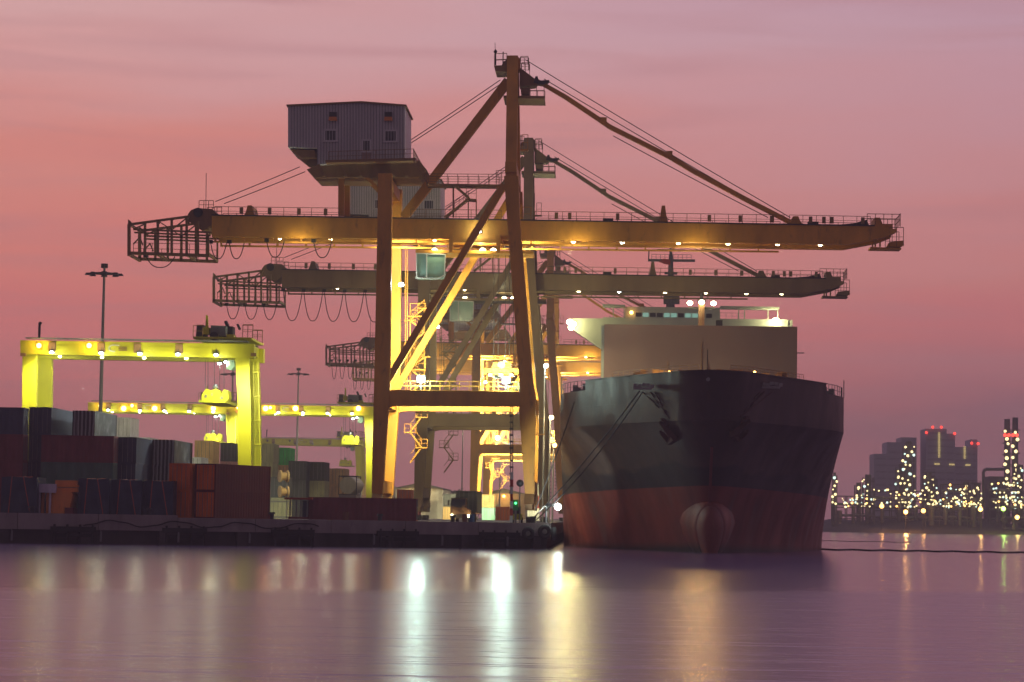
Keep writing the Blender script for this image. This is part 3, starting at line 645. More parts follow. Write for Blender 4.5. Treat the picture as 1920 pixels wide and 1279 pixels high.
    a.build('landing_frame', cp, R); a = MB(); a.rail(q(975, 264, 7), q(986, 264, 7), 1.8, .5, .07); a.bar(q(972, 265, 7), q(987, 265, 7), 1.2, .12); a.build('landing_frame', cp, R); a = MB(); a.rail(q(976, 400, 7), q(992, 400, 7), 1.6, .5, .07); a.build('landing_frame', cp, R); a = MB(); a.seg((974, 230), (974, 262), 286, 2, .1); a.build('conduit', cp, R)
    # portal walkway railing, between the frames
    a = MB(); q = lambda x, y, o=0: P(x, y, YN)+Vector((0, o, 0)); a.slab([(745, 731), (972, 733), (972, 736), (745, 734)], YN+1.4, 1.2)
    a.rail(q(748, 731, 2.4), q(970, 733, 2.4), 1.15, 1.1, .09); a.slab([(748, 722), (970, 724), (970, 726), (748, 724)], YN+2.4, .06)
    a.build('portal_walkway_frame', cp, R)
    a = MB(); q0 = P(958, 762, YN); a.wire([q0, P(957, 930, YN)], .05, 5).wire([P(962, 762, YN), P(961, 930, YN)], .05, 5)
    for py in range(780, 930, 12): a.box(P(957, py, YN)-Vector((.1, .1, .1)), P(961, py, YN)+Vector((.1, .1, .1)))
    a.build('cable_chain', dark, R)
    return R
crane = make_crane()
def crane_lamps(R):
    for px, py in ((789, 712), (949, 714)):
        p = P(px, py, 281.9); ho = MB().box(p+Vector((-.5, .1, -.35)), p+Vector((.5, .45, .5))).bar(p+Vector((0, .3, -.3)), p+Vector((0, .3, -1.2)), .14).build('floodlight', dark, R)
        MB().ball(p, .42, 10, 6, .9).build('lens', L_w, ho)
        light(R, p+Vector((0, -.7, .1)), 3300, (.70, 1, .86), .45, name='portal_lamp_front')
    for px in (775, 850, 935): light(R, P(px, 726, 283.0), 8000, WY, .3, 'SPOT', 160, 'portal_lamp_back', (0, 1, 0))
    for px, py in ((745, 470), (760, 600), (975, 470)): light(R, P(px, py, 285.8), 5200, WY, .3, 'SPOT', 130, 'leg_lamp', (.1, 1, -.5))
    for px in (1075, 1167, 1272, 1365, 1458, 1538):
        p = P(px, 452+.012*(px-1000), 286.2); flood(R, p, L_w if px in (1167,) else L_y, .26, 160, WY)
    for px in (525, 620, 815): p = P(px, 446+.010*(px-400), 287.2); flood(R, p, L_y, .2, 250, WY)
crane_lamps(crane)
# trolley with cab, hanging under the girder: part of the crane it travels on
def trolley(R):
    a = MB(); a.slab([(842, 447), (942, 449), (942, 456), (842, 454)], 283.8, 7.2); a.slab([(779, 468), (1000, 471), (1000, 476), (779, 474)], 284.8, 5)
    for px in (845, 934): a.slab([(px-3, 440), (px+4, 440), (px+4, 474), (px-3, 474)], 283.6, .5); a.slab([(px-3, 440), (px+4, 440), (px+4, 474), (px-3, 474)], 290.8, .5)
    t = a.build('trolley', cp, R)
    a = MB(); a.slab([(782, 474), (834, 477), (832, 520), (782, 521)], 285, 2.6); c = a.build('cab', cabglass, R)
    a = MB(); 
    for p0, p1 in (((781, 474), (781, 522)), ((835, 477), (833, 521)), ((781, 475), (835, 477)), ((781, 521), (820, 523)), ((820, 523), (835, 515)), ((800, 476), (800, 521))): a.seg(p0, p1, 284.9, 2, .12)
    a.build('cab_frame', white_p, c)
    for px in (815, 905, 925): p = P(px, 468, 285.5); flood(R, p, L_y, .34, 1500, WY)
    light(R, P(900, 462, 284.2), 420, WY, .2, name='trolley_fill'); light(R, P(820, 462, 284.4), 260, WY, .2, name='trolley_fill'); light(R, P(1080, 472, 283.0), 420, WY, .2, name='girder_fill'); light(R, P(560, 462, 283.2), 260, WY, .2, name='girder_fill'); light(R, P(1300, 478, 283.0), 300, WY, .2, name='girder_fill')  # added point fills without fixtures, brightening the trolley and girder front
    p = P(897, 434, 283.8); ho = MB().box(p+Vector((-.3, 0, -.2)), p+Vector((.3, .3, .3))).build('floodlight', dark, R); MB().ball(p, .33, 8, 5, .7).build('lens', L_w, ho); light(R, p+Vector((0, -.5, 0)), 160, CW, .2)
    p = P(752, 534, 284.9); ho = MB().box(p+Vector((-.3, 0, -.2)), p+Vector((.3, .3, .3))).build('floodlight', dark, R); MB().ball(p, .33, 8, 5, .7).build('lens', L_w, ho); light(R, p+Vector((.5, -.5, 0)), 700, CW, .2)
trolley(crane)
def spreader(R):
    a = MB(); a.slab([(902, 690), (978, 691), (978, 696), (970, 703), (910, 702), (902, 696)], 286.8, 1.2); a.slab([(925, 680), (955, 680), (958, 690), (922, 690)], 286.6, 1.6)
    for px in (903, 973): a.slab([(px, 690), (px+4, 690), (px+4, 712), (px, 712)], 286.3, 2.4)
    sp_ = a.build('spreader', cp, R); a = MB()
    for px in (915, 935, 955): a.slab([(px, 700), (px+8, 700), (px+8, 706), (px, 706)], 286.5, .6)
    a.tube(P(940, 684, 286.2), P(940, 684, 286.2)+Vector((0, 2.2, 0)), .45, 12); a.build('sheave_frame', steel, sp_)
    a = MB()
    for px in (926, 934, 948, 955): a.wire([P(px, 474, 287), P(px, 682, 287)], .035, 4)
    a.build('hoist_rope', rope_m, R)
spreader(crane)
def festoon(R, pts, Y, depth, w=.5):
    for (x0, x1, y) in pts:
        a = MB(); u = P(x0, y, Y); v = P(x1, y, Y); n = 12
        a.wire([u.lerp(v, i/n)-Vector((0, 0, depth*(1-abs(2*i/n-1)**2.6))) for i in range(n+1)], .06, 5)
        a.box(u-Vector((.25, .2, .1)), u+Vector((.25, .2, .3))); a.build('festoon_cable', rubber, R)
# copies further along the quay
O1 = WL[crane]
cr2 = copy_tree(crane, skip=()); cr2.location = O1+Vector((0, 62.7, 0))
tag(cr2, 'second quay crane, directly behind the nearest one, with dark cable loops under its boom', 'crane')
cr3 = copy_tree(crane); cr3.location = O1+Vector((0, 205, 0)); tag(cr3, 'third quay crane, small and hazy, seen between the legs of the nearer ones', 'crane')
cr4 = copy_tree(crane); cr4.location = O1+Vector((0, 258, 0)); tag(cr4, 'farthest quay crane, its yellow portal smallest between the nearest legs', 'crane')
for c in (cr2, cr3, cr4):
    for k in kids(c):
        if k.type == 'LIGHT':
            k.data = k.data.copy()
            if c is cr2: k.data.energy *= .02 if k.name.startswith('portal_lamp_front') else .07
            else: k.data.energy *= .4 if k.name.startswith('portal_lamp_front') else 2.6
glare_cp = mat('glare_dulled_crane_paint', (.27, .18, .085), .6, 0, .25, .5, .4)  # second crane's dimmer light and grey glare put into its paint colour
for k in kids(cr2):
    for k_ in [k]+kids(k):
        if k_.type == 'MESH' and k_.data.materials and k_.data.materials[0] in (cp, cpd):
            k_.data = k_.data.copy(); k_.data.materials[0] = glare_cp
for k in kids(cr2):
    if k.name.startswith('floodlight'):
        for q_ in kids(k):
            z_ = sum((v.co for v in q_.data.vertices), Vector())/len(q_.data.vertices)
            if z_.z+O1.z < 25: q_.data = q_.data.copy(); q_.data.materials[0] = dark
WL[cr2] = O1+Vector((0, 62.7, 0))
fl = [(425+i*34.5, 449+i*34.5, 572+i*.5) for i in range(3)]+[(531+i*38.5, 567+i*38.5, 545+i*.6) for i in range(5)]
for (a_, b_, y_) in fl:
    festoon(cr2, [(a_, b_, y_)], 347, 2.0 if y_ > 565 else 4.3)
festoon(crane, [(274, 328, 481)], 284.5, 1.3); festoon(crane, [(395, 425, 455), (430, 458, 455), (500, 533, 452), (588, 622, 453)], 284.5, 1.9)
for c, Yc_, xs in ((cr3, 489, [(622+i*15, 632+i*15, 677) for i in range(4)]), (cr4, 542, [(662+i*13, 670+i*13, 700) for i in range(3)])):
    WL[c] = O1+Vector((0, 205 if c is cr3 else 258, 0)); festoon(c, xs, Yc_, 3.6)

# ------------------------------------------------------------ rubber-tyred gantry cranes
def make_rtg():
    Y0 = 285.0; O = P(260, 950, Y0+4); O.z = QZ
    R = thing('yard_gantry_crane', O, 'nearest bright yellow gantry crane straddling the container yard', 'crane', 'gantry cranes over the container yard')
    D = 8.0
    for y in (0, D):
        a = MB(); a.slab([(42, 662), (68, 663), (66, 960), (40, 960)], Y0, .9, y); a.build('leg', rtgp, R)
        a = MB(); a.slab([(441, 668), (467, 669), (470, 760), (472, 965), (446, 965), (446, 760)], Y0, .9, y); a.build('leg', rtgp, R)
        a = MB(); a.slab([(38, 638), (476, 645), (476, 672), (430, 671), (38, 664)], Y0-.2, 1.3, y); g = a.build('girder', rtgp, R)
        if y == 0:
            for x0, x1 in ((105, 158), (278, 330), (344, 396)): a = MB(); a.slab([(x0, 646+.016*(x0-40)), (x1, 646+.016*(x1-40)), (x1, 660+.016*(x1-40)), (x0, 660+.016*(x0-40))], Y0-.28, .07); a.build('panel', rtgp, g)
            for x0 in (98, 190, 258, 336): a = MB(); a.slab([(x0-7, 641+.016*(x0-40)), (x0+6, 641+.016*(x0-40)), (x0+6, 658+.016*(x0-40)), (x0-7, 658+.016*(x0-40))], Y0-.5, .28); a.build('equipment_box', cpd, g)
            a = MB(); cx, cyy = 213, 653
            for t in range(12):                         # the white sweeping C mark and its letters
                t0 = math.radians(70+t*18); t1 = math.radians(70+(t+1)*18)
                a.seg((cx+9*math.cos(t0), cyy-6*math.sin(t0)), (cx+9*math.cos(t1), cyy-6*math.sin(t1)), Y0-.3, 2.0, .06)
            a.seg((214, 647), (224, 648), Y0-.3, 2, .06); a.build('logo', white_p, g)
            a = MB()
            for k in range(3): a.seg((222, 651+k*3), (238, 651.3+k*3), Y0-.3, 1.2, .06)
            a.build('lettering', cpd, g)
            a = MB()
            for x0 in (38, 470): a.slab([(x0, 662), (x0+10, 662), (x0+10, 668), (x0, 668)], Y0-.4, .2)
            a.build('end_bracket_frame', cpd, g)
        a = MB(); a.seg((50, 634), (466, 641), Y0-.1, 2, 1.2, y); a.build('crane_rail', steel, R)
    for px, py in ((55, 650), (462, 655)): 
        p = P(px, py, Y0+1.1); MB().bar(p, p+Vector((0, D-1, 0)), 1, 1.2).build('end_beam', rtgp, R)
    for px in (54, 461):
        p = P(px, 950, Y0); p.z = QZ+1.6; MB().bar(p-Vector((0, 1.2, 0)), p+Vector((0, D+2, 0)), .9, 1).build('sill_beam', rtgp, R)
        for yy in (-.6, 1.2, D-.4, D+1.4): MB().tube((p.x-.35, p.y+yy, QZ+.75), (p.x+.35, p.y+yy, QZ+.75), .75, 16).build('wheel', rubber, R)
    a = MB(); a.slab([(72, 605), (75, 603), (79, 605), (76, 610), (75, 634), (71, 634)], Y0+2, .2); a.build('signal_pole', dark, R)
    # trolley, winch machinery, railings
    a = MB(); a.slab([(362, 631), (472, 633), (472, 637), (362, 635)], Y0-.4, D+2); tr = a.build('trolley_deck', rtgp, R)
    a = MB(); a.slab([(369, 609), (381, 609), (383, 632), (367, 632)], Y0+1, 3); a.slab([(424, 612), (436, 612), (436, 634), (424, 634)], Y0+2, 2); a.slab([(420, 603), (424, 601), (430, 614), (424, 614)], Y0+2, 1); a.slab([(443, 608), (446, 607), (450, 616), (447, 618)], Y0+2, 1); a.tube(P(401, 630, Y0), P(401, 630, Y0)+Vector((0, 3, 0)), .5, 12); a.build('winch_frame', dark, tr)
    a = MB(); a.slab([(395, 610), (423, 611), (423, 630), (395, 630)], Y0+.5, 4); a.build('engine_house', mat('engine_grey', (.2, .2, .18)), tr)
    a = MB(); a.slab([(381, 614), (392, 614), (392, 627), (381, 627)], Y0+.4, 1.5); a.slab([(386, 590), (389, 592), (390, 614), (385, 614)], Y0+1, .5); a.slab([(425, 627), (438, 627), (438, 634), (425, 634)], Y0, 2); a.build('hoist_frame', rtgp, tr)
    for y in (0, D):
        q = lambda x, yv: P(x, yv, Y0-.3)+Vector((0, y, 0))
        MB().rail(q(362, 631), q(380, 631), 1.3, .6, .07).build('railing_frame', cpd, tr); a = MB(); a.rail(q(455, 634), q(474, 634), 1.5, .5, .07); a.rail(q(455, 628), q(474, 628), 1.2, .5, .07); a.build('railing_frame', cpd, tr)
    a = MB(); p0 = P(474, 675, Y0+1.5); p1 = P(480, 900, Y0+1.5)
    a.bar(p0, p1, .1); a.bar(p0+Vector((.6, 0, 0)), p1+Vector((.6, 0, 0)), .1)
    for i in range(40): q = p0.lerp(p1, i/40); a.bar(q, q+Vector((.6, 0, 0)), .06)
    for t in (.1, .3, .5, .7, .9): q = p0.lerp(p1, t); a.box(q-Vector((.1, .3, .1)), q+Vector((.8, .5, .05)))
    a.build('ladder_frame', rtgp, R)
    # operator cab
    a = MB(); a.slab([(424, 675), (439, 675), (440, 686), (434, 694), (424, 692)], Y0+2, 2); cb = a.build('cab', cabglass, R)
    # spreader on ropes
    a = MB()
    a.slab([(378, 740), (386, 729), (396, 732), (405, 729), (412, 733), (414, 741), (420, 730), (427, 733), (429, 746), (424, 758), (412, 754), (378, 756)], Y0+3, 2.4)
    a.box(P(378, 756, Y0+1)-Vector((0, 2, 0)), P(427, 752, Y0+1)+Vector((0, 9, 0))); sprd = a.build('spreader', rtgp, R)
    a = MB(); a.ball(P(404, 726, Y0+4), .35, 8, 5); a.build('sheave', steel, sprd)
    for u_, w_ in (((384, 745), (388, 740)), ((396, 742), (399, 738)), ((413, 748), (418, 744))): MB().box(P(*u_, Y0+2.8), P(*w_, Y0+3)).build('actuator', steel, sprd)
    a = MB()
    for px in (385, 390, 402, 412, 420): a.wire([P(px, 675, Y0+4), P(px, 732, Y0+4)], .03, 4)
    a.build('hoist_rope', rope_m, R)
    for i, px in enumerate((97, 190, 262, 334, 405)): flood(R, P(px, 659+.016*(px-40), Y0-.6), L_w, .26, 420, CW); light(R, P(px, 668+.016*(px-40), Y0-2.2), 340, (1, 1, .6), .25, name='beam_fill')  # added fill points ahead of the floods brighten beam front and water reflections
    for px in (113, 192, 271, 350): flood(R, P(px, 667+.016*(px-40), Y0+D), L_w, .26, 420, CW)
    flood(R, P(436, 691, Y0+4), L_w, .24, 300, CW); flood(R, P(412, 681, Y0+4), L_w, .24, 300, CW); flood(R, P(424, 678, Y0+4), L_w, .24)
    for px in (73, 167): p = P(px, 648, Y0-.6); ho = MB().box(p-Vector((.2, 0, .2)), p+Vector((.2, .3, .2))).build('signal_lamp', dark, R); MB().ball(p, .3, 8, 5).build('lens', L_o, ho); light(R, p-Vector((0, .5, 0)), 160, SO, .15)
    # lamps lighting the legs
    light(R, P(75, 690, Y0-5), 4200, (1, 1, .55), .3, 'SPOT', 75, 'leg_lamp', (-.15, 1, -.35)); light(R, P(440, 720, Y0-6), 6500, (1, 1, .55), .3, 'SPOT', 95, 'leg_lamp', (.15, 1, -.35)); light(R, P(404, 705, Y0+1), 500, (1, 1, .6), .3, 'SPOT', 110, 'leg_lamp', (0, .3, -1))
    light(R, P(250, 690, Y0+2), 5000, CW, .4, 'SPOT', 150, 'yard_lamp'); light(R, P(418, 696, Y0-1.5), 9000, CW, .35, 'SPOT', 125, 'yard_lamp', (-1, -.35, -.5))
    return R
rtg = make_rtg(); OR = WL[rtg]
for dx, dy, lab in ((-26, 161, 'second gantry crane with sodium lamps, behind the nearest one on the left'), (-.6, 161, 'third gantry crane, between the near one and the big quay crane leg'), (-22.5, 360, 'unlit hazy green-grey gantry crane far behind under the lamp mast')):
    c = copy_tree(rtg); c.location = OR+Vector((dx, dy, 0)); tag(c, lab, 'crane')
    for k in kids(c):
        if k.type == 'LIGHT':
            if dy > 200: bpy.data.objects.remove(k)
            else: k.data = k.data.copy(); k.data.energy *= (1.0 if dx > -10 else .8)
        elif dy > 200 and (k.name.startswith('floodlight') or k.name.startswith('signal_lamp')):
            for s in kids(k): s.data = s.data.copy(); s.data.materials[0] = dark
    WL[c] = c.location.copy()
    if dy < 200:
        for px in ((232, 290, 400) if dx < -10 else (498, 554, 672)):
            p = P(px, 766, 445.5); MB().ball(p, .5, 8, 5).build('signal_lens', L_o, c)

# ------------------------------------------------------------ high lamp masts
def lamp_mast(px, pyt, pyb, Y, label):
    t = P(px+1, pyt, Y); b = Vector((t.x, Y, QZ)); R = thing('lamp_mast', b, label, 'lamp mast', 'high lamp masts in the yard')
    MB().tube(b, t, .36, 10, .16).build('pole', steel, R)
    a = MB(); zr = t-Vector((0, 0, 1.3)); n = 12
    for k in range(n):
        u = 2*math.pi*k/n; v = 2*math.pi*(k+1)/n; a.bar(zr+Vector((1.6*math.cos(u), 1.6*math.sin(u), 0)), zr+Vector((1.6*math.cos(v), 1.6*math.sin(v), 0)), .14)
        a.bar(zr, zr+Vector((1.6*math.cos(u), 1.6*math.sin(u), 0)), .07)
    a.tube(t-Vector((0, 0, .5)), t+Vector((0, 0, .1)), .5, 8); a.tube(zr-Vector((0, 0, .3)), zr+Vector((0, 0, .3)), .42, 8); a.build('lamp_ring_frame', dark, R)
    for k in range(8):
        u = 2*math.pi*k/8+.2; c = zr+Vector((2.25*math.cos(u), 2.25*math.sin(u), -.1)); MB().add([c+Vector(q) for q in ((-.45,-.3,-.16),(.45,-.3,-.16),(.45,.3,-.16),(-.45,.3,-.16),(-.25,-.2,.16),(.25,-.2,.16),(.25,.2,.16),(-.25,.2,.16))], [(0,3,2,1),(4,5,6,7),(0,1,5,4),(1,2,6,5),(2,3,7,6),(3,0,4,7)]).build('lamp_head', dark, R)
lamp_mast(195, 496, 770, 345, 'tall unlit lamp mast with ring of heads behind the nearest gantry crane')
lamp_mast(559, 691, 865, 590, 'distant unlit lamp mast with ring of heads left of the big crane leg')
lamp_mast(436, 690, 865, 520, 'faint lamp mast beside the bright right leg of the nearest gantry crane')

# ------------------------------------------------------------ ship
SXC = 11.15
def hull_b(Y, z):
    zt = max(0, min(1, z/13.7)); w_ = zt**1.6
    ys = 262-8*zt**1.5-(max(0, z-13.7)*.45); yf = 312+(284-312)*w_
    n = 1.75+(1.5-1.75)*w_; s = (Y-ys)/(yf-ys)
    return ys, yf, n
def hull_pt(t, z, sgn):                                 # t 0 stem .. 1 full breadth
    ys, yf, n = hull_b(0, z); s = t**1.35; Bm = 16.2+.15*min(1, z/13.7)
    zt = max(0, min(1, z/13.7)); b = Bm*(1-(1-s)**n)+1.9*zt**1.5*math.sqrt(min(1, s/.07))*(1-s)**4+.35*math.sqrt(min(1, s/.01))*(1-s)**4
    rr = .35*(1-s)                                      # soft stem
    return Vector((SXC+sgn*max(b, 0), ys+(yf-ys)*s, z))
def hull_mat():
    m = bpy.data.materials.new('hull_paint'); m.use_nodes = True; n = m.node_tree.nodes; l = m.node_tree.links; b = n['Principled BSDF']
    g = n.new('ShaderNodeNewGeometry'); s = n.new('ShaderNodeSeparateXYZ'); l.new(g.outputs['Position'], s.inputs[0])
    def noise(sc, st, d=6):
        mpg = n.new('ShaderNodeMapping'); mpg.inputs['Scale'].default_value = st; l.new(g.outputs['Position'], mpg.inputs[0]); z = n.new('ShaderNodeTexNoise'); z.inputs['Scale'].default_value = sc; z.inputs['Detail'].default_value = d; l.new(mpg.outputs[0], z.inputs['Vector']); return z.outputs[0]
    def mr(x, a, b_, c=0, d=1):
        r = n.new('ShaderNodeMapRange'); l.new(x, r.inputs[0]); r.inputs[1].default_value = a; r.inputs[2].default_value = b_; r.inputs[3].default_value = c; r.inputs[4].default_value = d; return r.outputs[0]
    def mix(f, a, b_, bl='MIX'):
        x = n.new('ShaderNodeMix'); x.data_type = 'RGBA'; x.blend_type = bl
        l.new(f, x.inputs[0]) if not isinstance(f, float) else setattr(x.inputs[0], 'default_value', f)
        for i, v in ((6, a), (7, b_)):
            if isinstance(v, tuple): x.inputs[i].default_value = (*v, 1)
            else: l.new(v, x.inputs[i])
        return x.outputs[2]
    def mth(op, a, b_):
        x = n.new('ShaderNodeMath'); x.operation = op
        for i, v in enumerate((a, b_)):
            if isinstance(v, (int, float)): x.inputs[i].default_value = v
            else: l.new(v, x.inputs[i])
        return x.outputs[0]
    zz = mth('ADD', s.outputs[2], mth('MULTIPLY', mth('SUBTRACT', s.outputs[1], 262), .02))
    n1 = noise(.35, (1, 1, .5)); n2 = noise(.5, (1, 1, .12), 8); n3 = noise(.12, (1, 1, 1.6), 5)
    upper = mix(mr(n2, .35, .7), (.088, .062, .050), (.055, .041, .038))
    # dark band just above the boot top, ragged upper edge
    band = mth('MULTIPLY', mr(mth('SUBTRACT', zz, mth('MULTIPLY', n3, 4.2)), 7.1, 6.7), 1)
    upper = mix(band, upper, (.030, .028, .030))
    rs = mr(noise(.9, (1, 1, .08), 8), .62, .74, 0, .45); upper = mix(rs, upper, (.12, .055, .04))
    lower = mix(mr(n1, .3, .7), (.27, .054, .032), (.15, .038, .030)); lower = mix(mr(noise(.25, (1, 1, .3), 8), .55, .7, 0, .6), lower, (.16, .12, .10))
    wl_ = mr(mth('ADD', zz, mth('MULTIPLY', n1, .6)), 1.5, .7); lower = mix(wl_, lower, (.03, .025, .02))
    c = mix(mr(zz, 6.98, 7.02), lower, upper); l.new(c, b.inputs['Base Color'])
    l.new(mr(n1, .3, .7, .45, .68), b.inputs['Roughness'])
    b.inputs['Specular IOR Level'].default_value = .35
    mb2 = n.new('ShaderNodeMapping'); mb2.inputs['Rotation'].default_value = (math.pi/2, 0, 0); l.new(g.outputs['Position'], mb2.inputs[0])
    bt = n.new('ShaderNodeTexBrick'); bt.inputs['Scale'].default_value = .42; bt.inputs['Mortar Size'].default_value = .012; bt.inputs['Brick Width'].default_value = 2.6; bt.inputs['Row Height'].default_value = .95; l.new(mb2.outputs[0], bt.inputs['Vector'])
    hsum = mth('ADD', noise(.35, (1, 1, .8), 3), mth('MULTIPLY', bt.outputs[1], .12))
    bp = n.new('ShaderNodeBump'); bp.inputs['Strength'].default_value = .4; bp.inputs['Distance'].default_value = .3; l.new(hsum, bp.inputs['Height']); l.new(bp.outputs[0], b.inputs['Normal'])
    return m
hm = hull_mat()
S = thing('container_ship', (SXC, 300, 0), 'large dark ship with red underside moored bow-on beside the quay', 'ship')
zs = [-1.5, 0, 1, 2, 3, 4, 5, 6, 7, 8, 9, 10, 11, 12, 13, 13.7, 13.75, 15, 16.6, 17.7, 18.75]; ts = [i/36 for i in range(37)]
def hull_side():
    v = []; f = []; cols = [(-1, t) for t in reversed(ts)]+[(1, t) for t in ts[1:]]
    nc = len(cols)
    for z in zs:
        for sg, t in cols:
            q = hull_pt(t, z, sg)
            if 13.72 < z < 14: q.y -= .12*(1-t)
            v.append(q)
    for i in range(len(zs)-1):
        for j in range(nc-1):
            if zs[i] >= 17.7 and (cols[j][1] > .74 and cols[j+1][1] > .74): continue
            f.append((i*nc+j, i*nc+j+1, (i+1)*nc+j+1, (i+1)*nc+j))
    # parallel body aft
    for sg, j in ((-1, 0), (1, nc-1)):
        a = len(v)
        for i, z in enumerate(zs): q = hull_pt(1, z, sg); v.append(Vector((q.x, 440, z)))
        for i in range(len(zs)-2): f.append((i*nc+j, a+i, a+i+1, (i+1)*nc+j))
    a = len(v)-2*len(zs)
    for i in range(len(zs)-2): f.append((a+i, a+i+1, a+len(zs)+i+1, a+len(zs)+i))
    return v, f
v, f = hull_side(); hull = MB().add(v, f).build('hull', hm, S, smooth=True)
hull.data.set_sharp_from_angle(angle=math.radians(25)) if hasattr(hull.data, 'set_sharp_from_angle') else None
# deck, bulwark cap
dk = [hull_pt(t, 17.2, -1)+Vector((.1, .3, 0)) for t in reversed(ts)]+[hull_pt(t, 17.2, 1)+Vector((-.1, .3, 0)) for t in ts[1:]]
dk = [dk[0]+Vector((0, 150, 0))]+dk+[dk[-1]+Vector((0, 150, 0))]
MB().add([Vector((q.x, min(q.y, 440), 17.2)) for q in dk], [tuple(range(len(dk)))]).build('deck', mat('deck_paint', (.14, .06, .04), .7), S)
a = MB(); tt = [t for t in ts if t <= .75]
pts = [hull_pt(t, 18.78, -1) for t in reversed(tt)]+[hull_pt(t, 18.78, 1) for t in tt[1:]]
for p, q in zip(pts, pts[1:]): a.bar(p, q, .3, .1)
a.build('bulwark_rim', hm, S)
# bulbous bow
def bulb(rings):
    m = MB(); n = 22; vs = []
    for y, r, zb_, zt_ in rings:                        # y, half breadth, bottom, top
        for k in range(n):
            t = 2*math.pi*k/n; up = math.sin(t); zc_ = zb_+(zt_-zb_)*.62
            wv = r*math.cos(t)*(1-.38*max(0, -up)); vs.append(Vector((SXC+wv, y, zc_+up*((zt_-zc_) if up > 0 else (zc_-zb_)))))
    fs = [(i*n+k, (i+1)*n+k, (i+1)*n+(k+1) % n, i*n+(k+1) % n) for i in range(len(rings)-1) for k in range(n)]+[tuple(range(n))]
    m.add(vs, fs); return m
nose = [(256.2, .12, 1.4, 2.6), (256.4, .62, .2, 3.7), (256.9, 1.0, -.7, 4.35), (257.7, 1.28, -1.2, 4.75), (258.6, 1.45, -1.3, 4.95)]
body = [(258.6, 1.45, -1.3, 4.95), (259.8, 1.75, -1.5, 5.3), (261.5, 2.2, -1.6, 5.8), (264, 2.75, -1.7, 6.2), (267, 3.2, -1.7, 6.4), (271, 3.6, -1.7, 6.4)]
bulb(nose).build('bulbous_bow', mat('bulb_red', (.20, .036, .022), .65, 0, .4, .6, .7, rustcol=(.30, .12, .05)), S, smooth=True)
bulb(body).build('bulb_shoulder', hm, S, smooth=True)
a = MB(); pts = [hull_pt(0, z, 1)-Vector((0, .06, 0)) for z in (4, 5, 6, 7, 8, 9, 10, 11)]
for p, q in zip(pts, pts[1:]): a.bar(p, q, .28, .3)
a.build('stem_bar', mat('stem_red', (.20, .04, .035), .5), S)
# anchors with housings, fairleads
for sg, px, py in ((-1, 1255, 806), (1, 1388, 803)):
    tgt = min(((hull_pt(t, z/10, sg)-P(px, py, 262)).xz.length if 0 else (Vector((P(px, py, hull_pt(t, z/10, sg).y).x, P(px, py, hull_pt(t, z/10, sg).y).z))-Vector((hull_pt(t, z/10, sg).x, z/10))).length, t, z/10) for t in ts[2:] for z in range(80, 135, 3))
    _, t_, z_ = tgt; c = hull_pt(t_, z_, sg); e1 = (hull_pt(t_+.02, z_, sg)-c).normalized(); e2 = (hull_pt(t_, z_+.5, sg)-c).normalized(); nn = e1.cross(e2); nn = nn if nn.y < 0 else -nn; nn.normalize()
    if sg < 0: upv = (Vector((-.55, 0, .85))); 
    else: upv = (Vector((.55, 0, .85)))
    upv = (upv-nn*upv.dot(nn)).normalized(); sd = upv.cross(nn).normalized()
    fr_ = lambda a_, b_, c_: c+(sd*a_+upv*b_)*.7+nn*c_*.8
    ar = mat('anchor_rust', (.09, .04, .03), .8, 0, .4, 2)
    hs = MB(); n = 12
    for k in range(n):
        u0 = 2*math.pi*k/n; u1 = 2*math.pi*(k+1)/n; hs.bar(fr_(.75*math.cos(u0), 1.3+.75*math.sin(u0), .12), fr_(.75*math.cos(u1), 1.3+.75*math.sin(u1), .12), .3)
    ho = hs.build('hawse_pipe', ar, S)
    am = MB(); am.bar(fr_(0, 1.5, .4), fr_(0, -1.5, .5), .36, .34); am.bar(fr_(-1.25, -1.4, .5), fr_(1.25, -1.4, .5), .55, .6)
    for s2 in (-1, 1): am.bar(fr_(s2*1.15, -1.4, .55), fr_(s2*1.0, .35, .75), .32, .5); am.bar(fr_(s2*1.0, .3, .75), fr_(s2*.95, .75, .8), .16, .3)
    am.build('anchor', ar, S)
    # rust-stained recess ridges running up to the fairlead
    rm = MB()
    for dx in (0, 28, 44):
        A = None
        prev = None
        for k in range(9):
            f_ = k/8; pxx = (1205 if sg < 0 else 1447)+(dx*(1 if sg < 0 else -1))*.5; x_ = pxx+(px-pxx)*f_; y_ = 735+(py-22-735)*f_
            best = min(((P(x_, y_, hull_pt(tq, zq/4, sg).y)-hull_pt(tq, zq/4, sg)).length, tq, zq/4) for tq in ts for zq in range(40, 72)); h_ = hull_pt(best[1], best[2], sg); qv = P(x_, y_, h_.y-.08)
            if prev is not None: rm.bar(prev, qv, .12, .12)
            prev = qv
    rm.build('hawse_ridge', ar, S)
for px, py in ((1205, 723), (1445, 721)):
    a = MB()
    for k in range(5): p = P(px-14+k*8, py+1.5*math.sin(k*2), 258.7-.0*k); a.box(p-Vector((.2, .6, .15)), p+Vector((.2, .6, .18)))
    p = P(px, py+5, 258.2); a.box(p-Vector((1.0, .1, .12)), p+Vector((1.0, .8, .1))); a.build('fairlead', mat('fairlead_pale', (.35, .33, .30)), S)
p = P(1328, 711, 251.2); a = MB(); a.tube(p, p+Vector((0, .6, 0)), .2, 12); a.build('bow_light', steel, S)
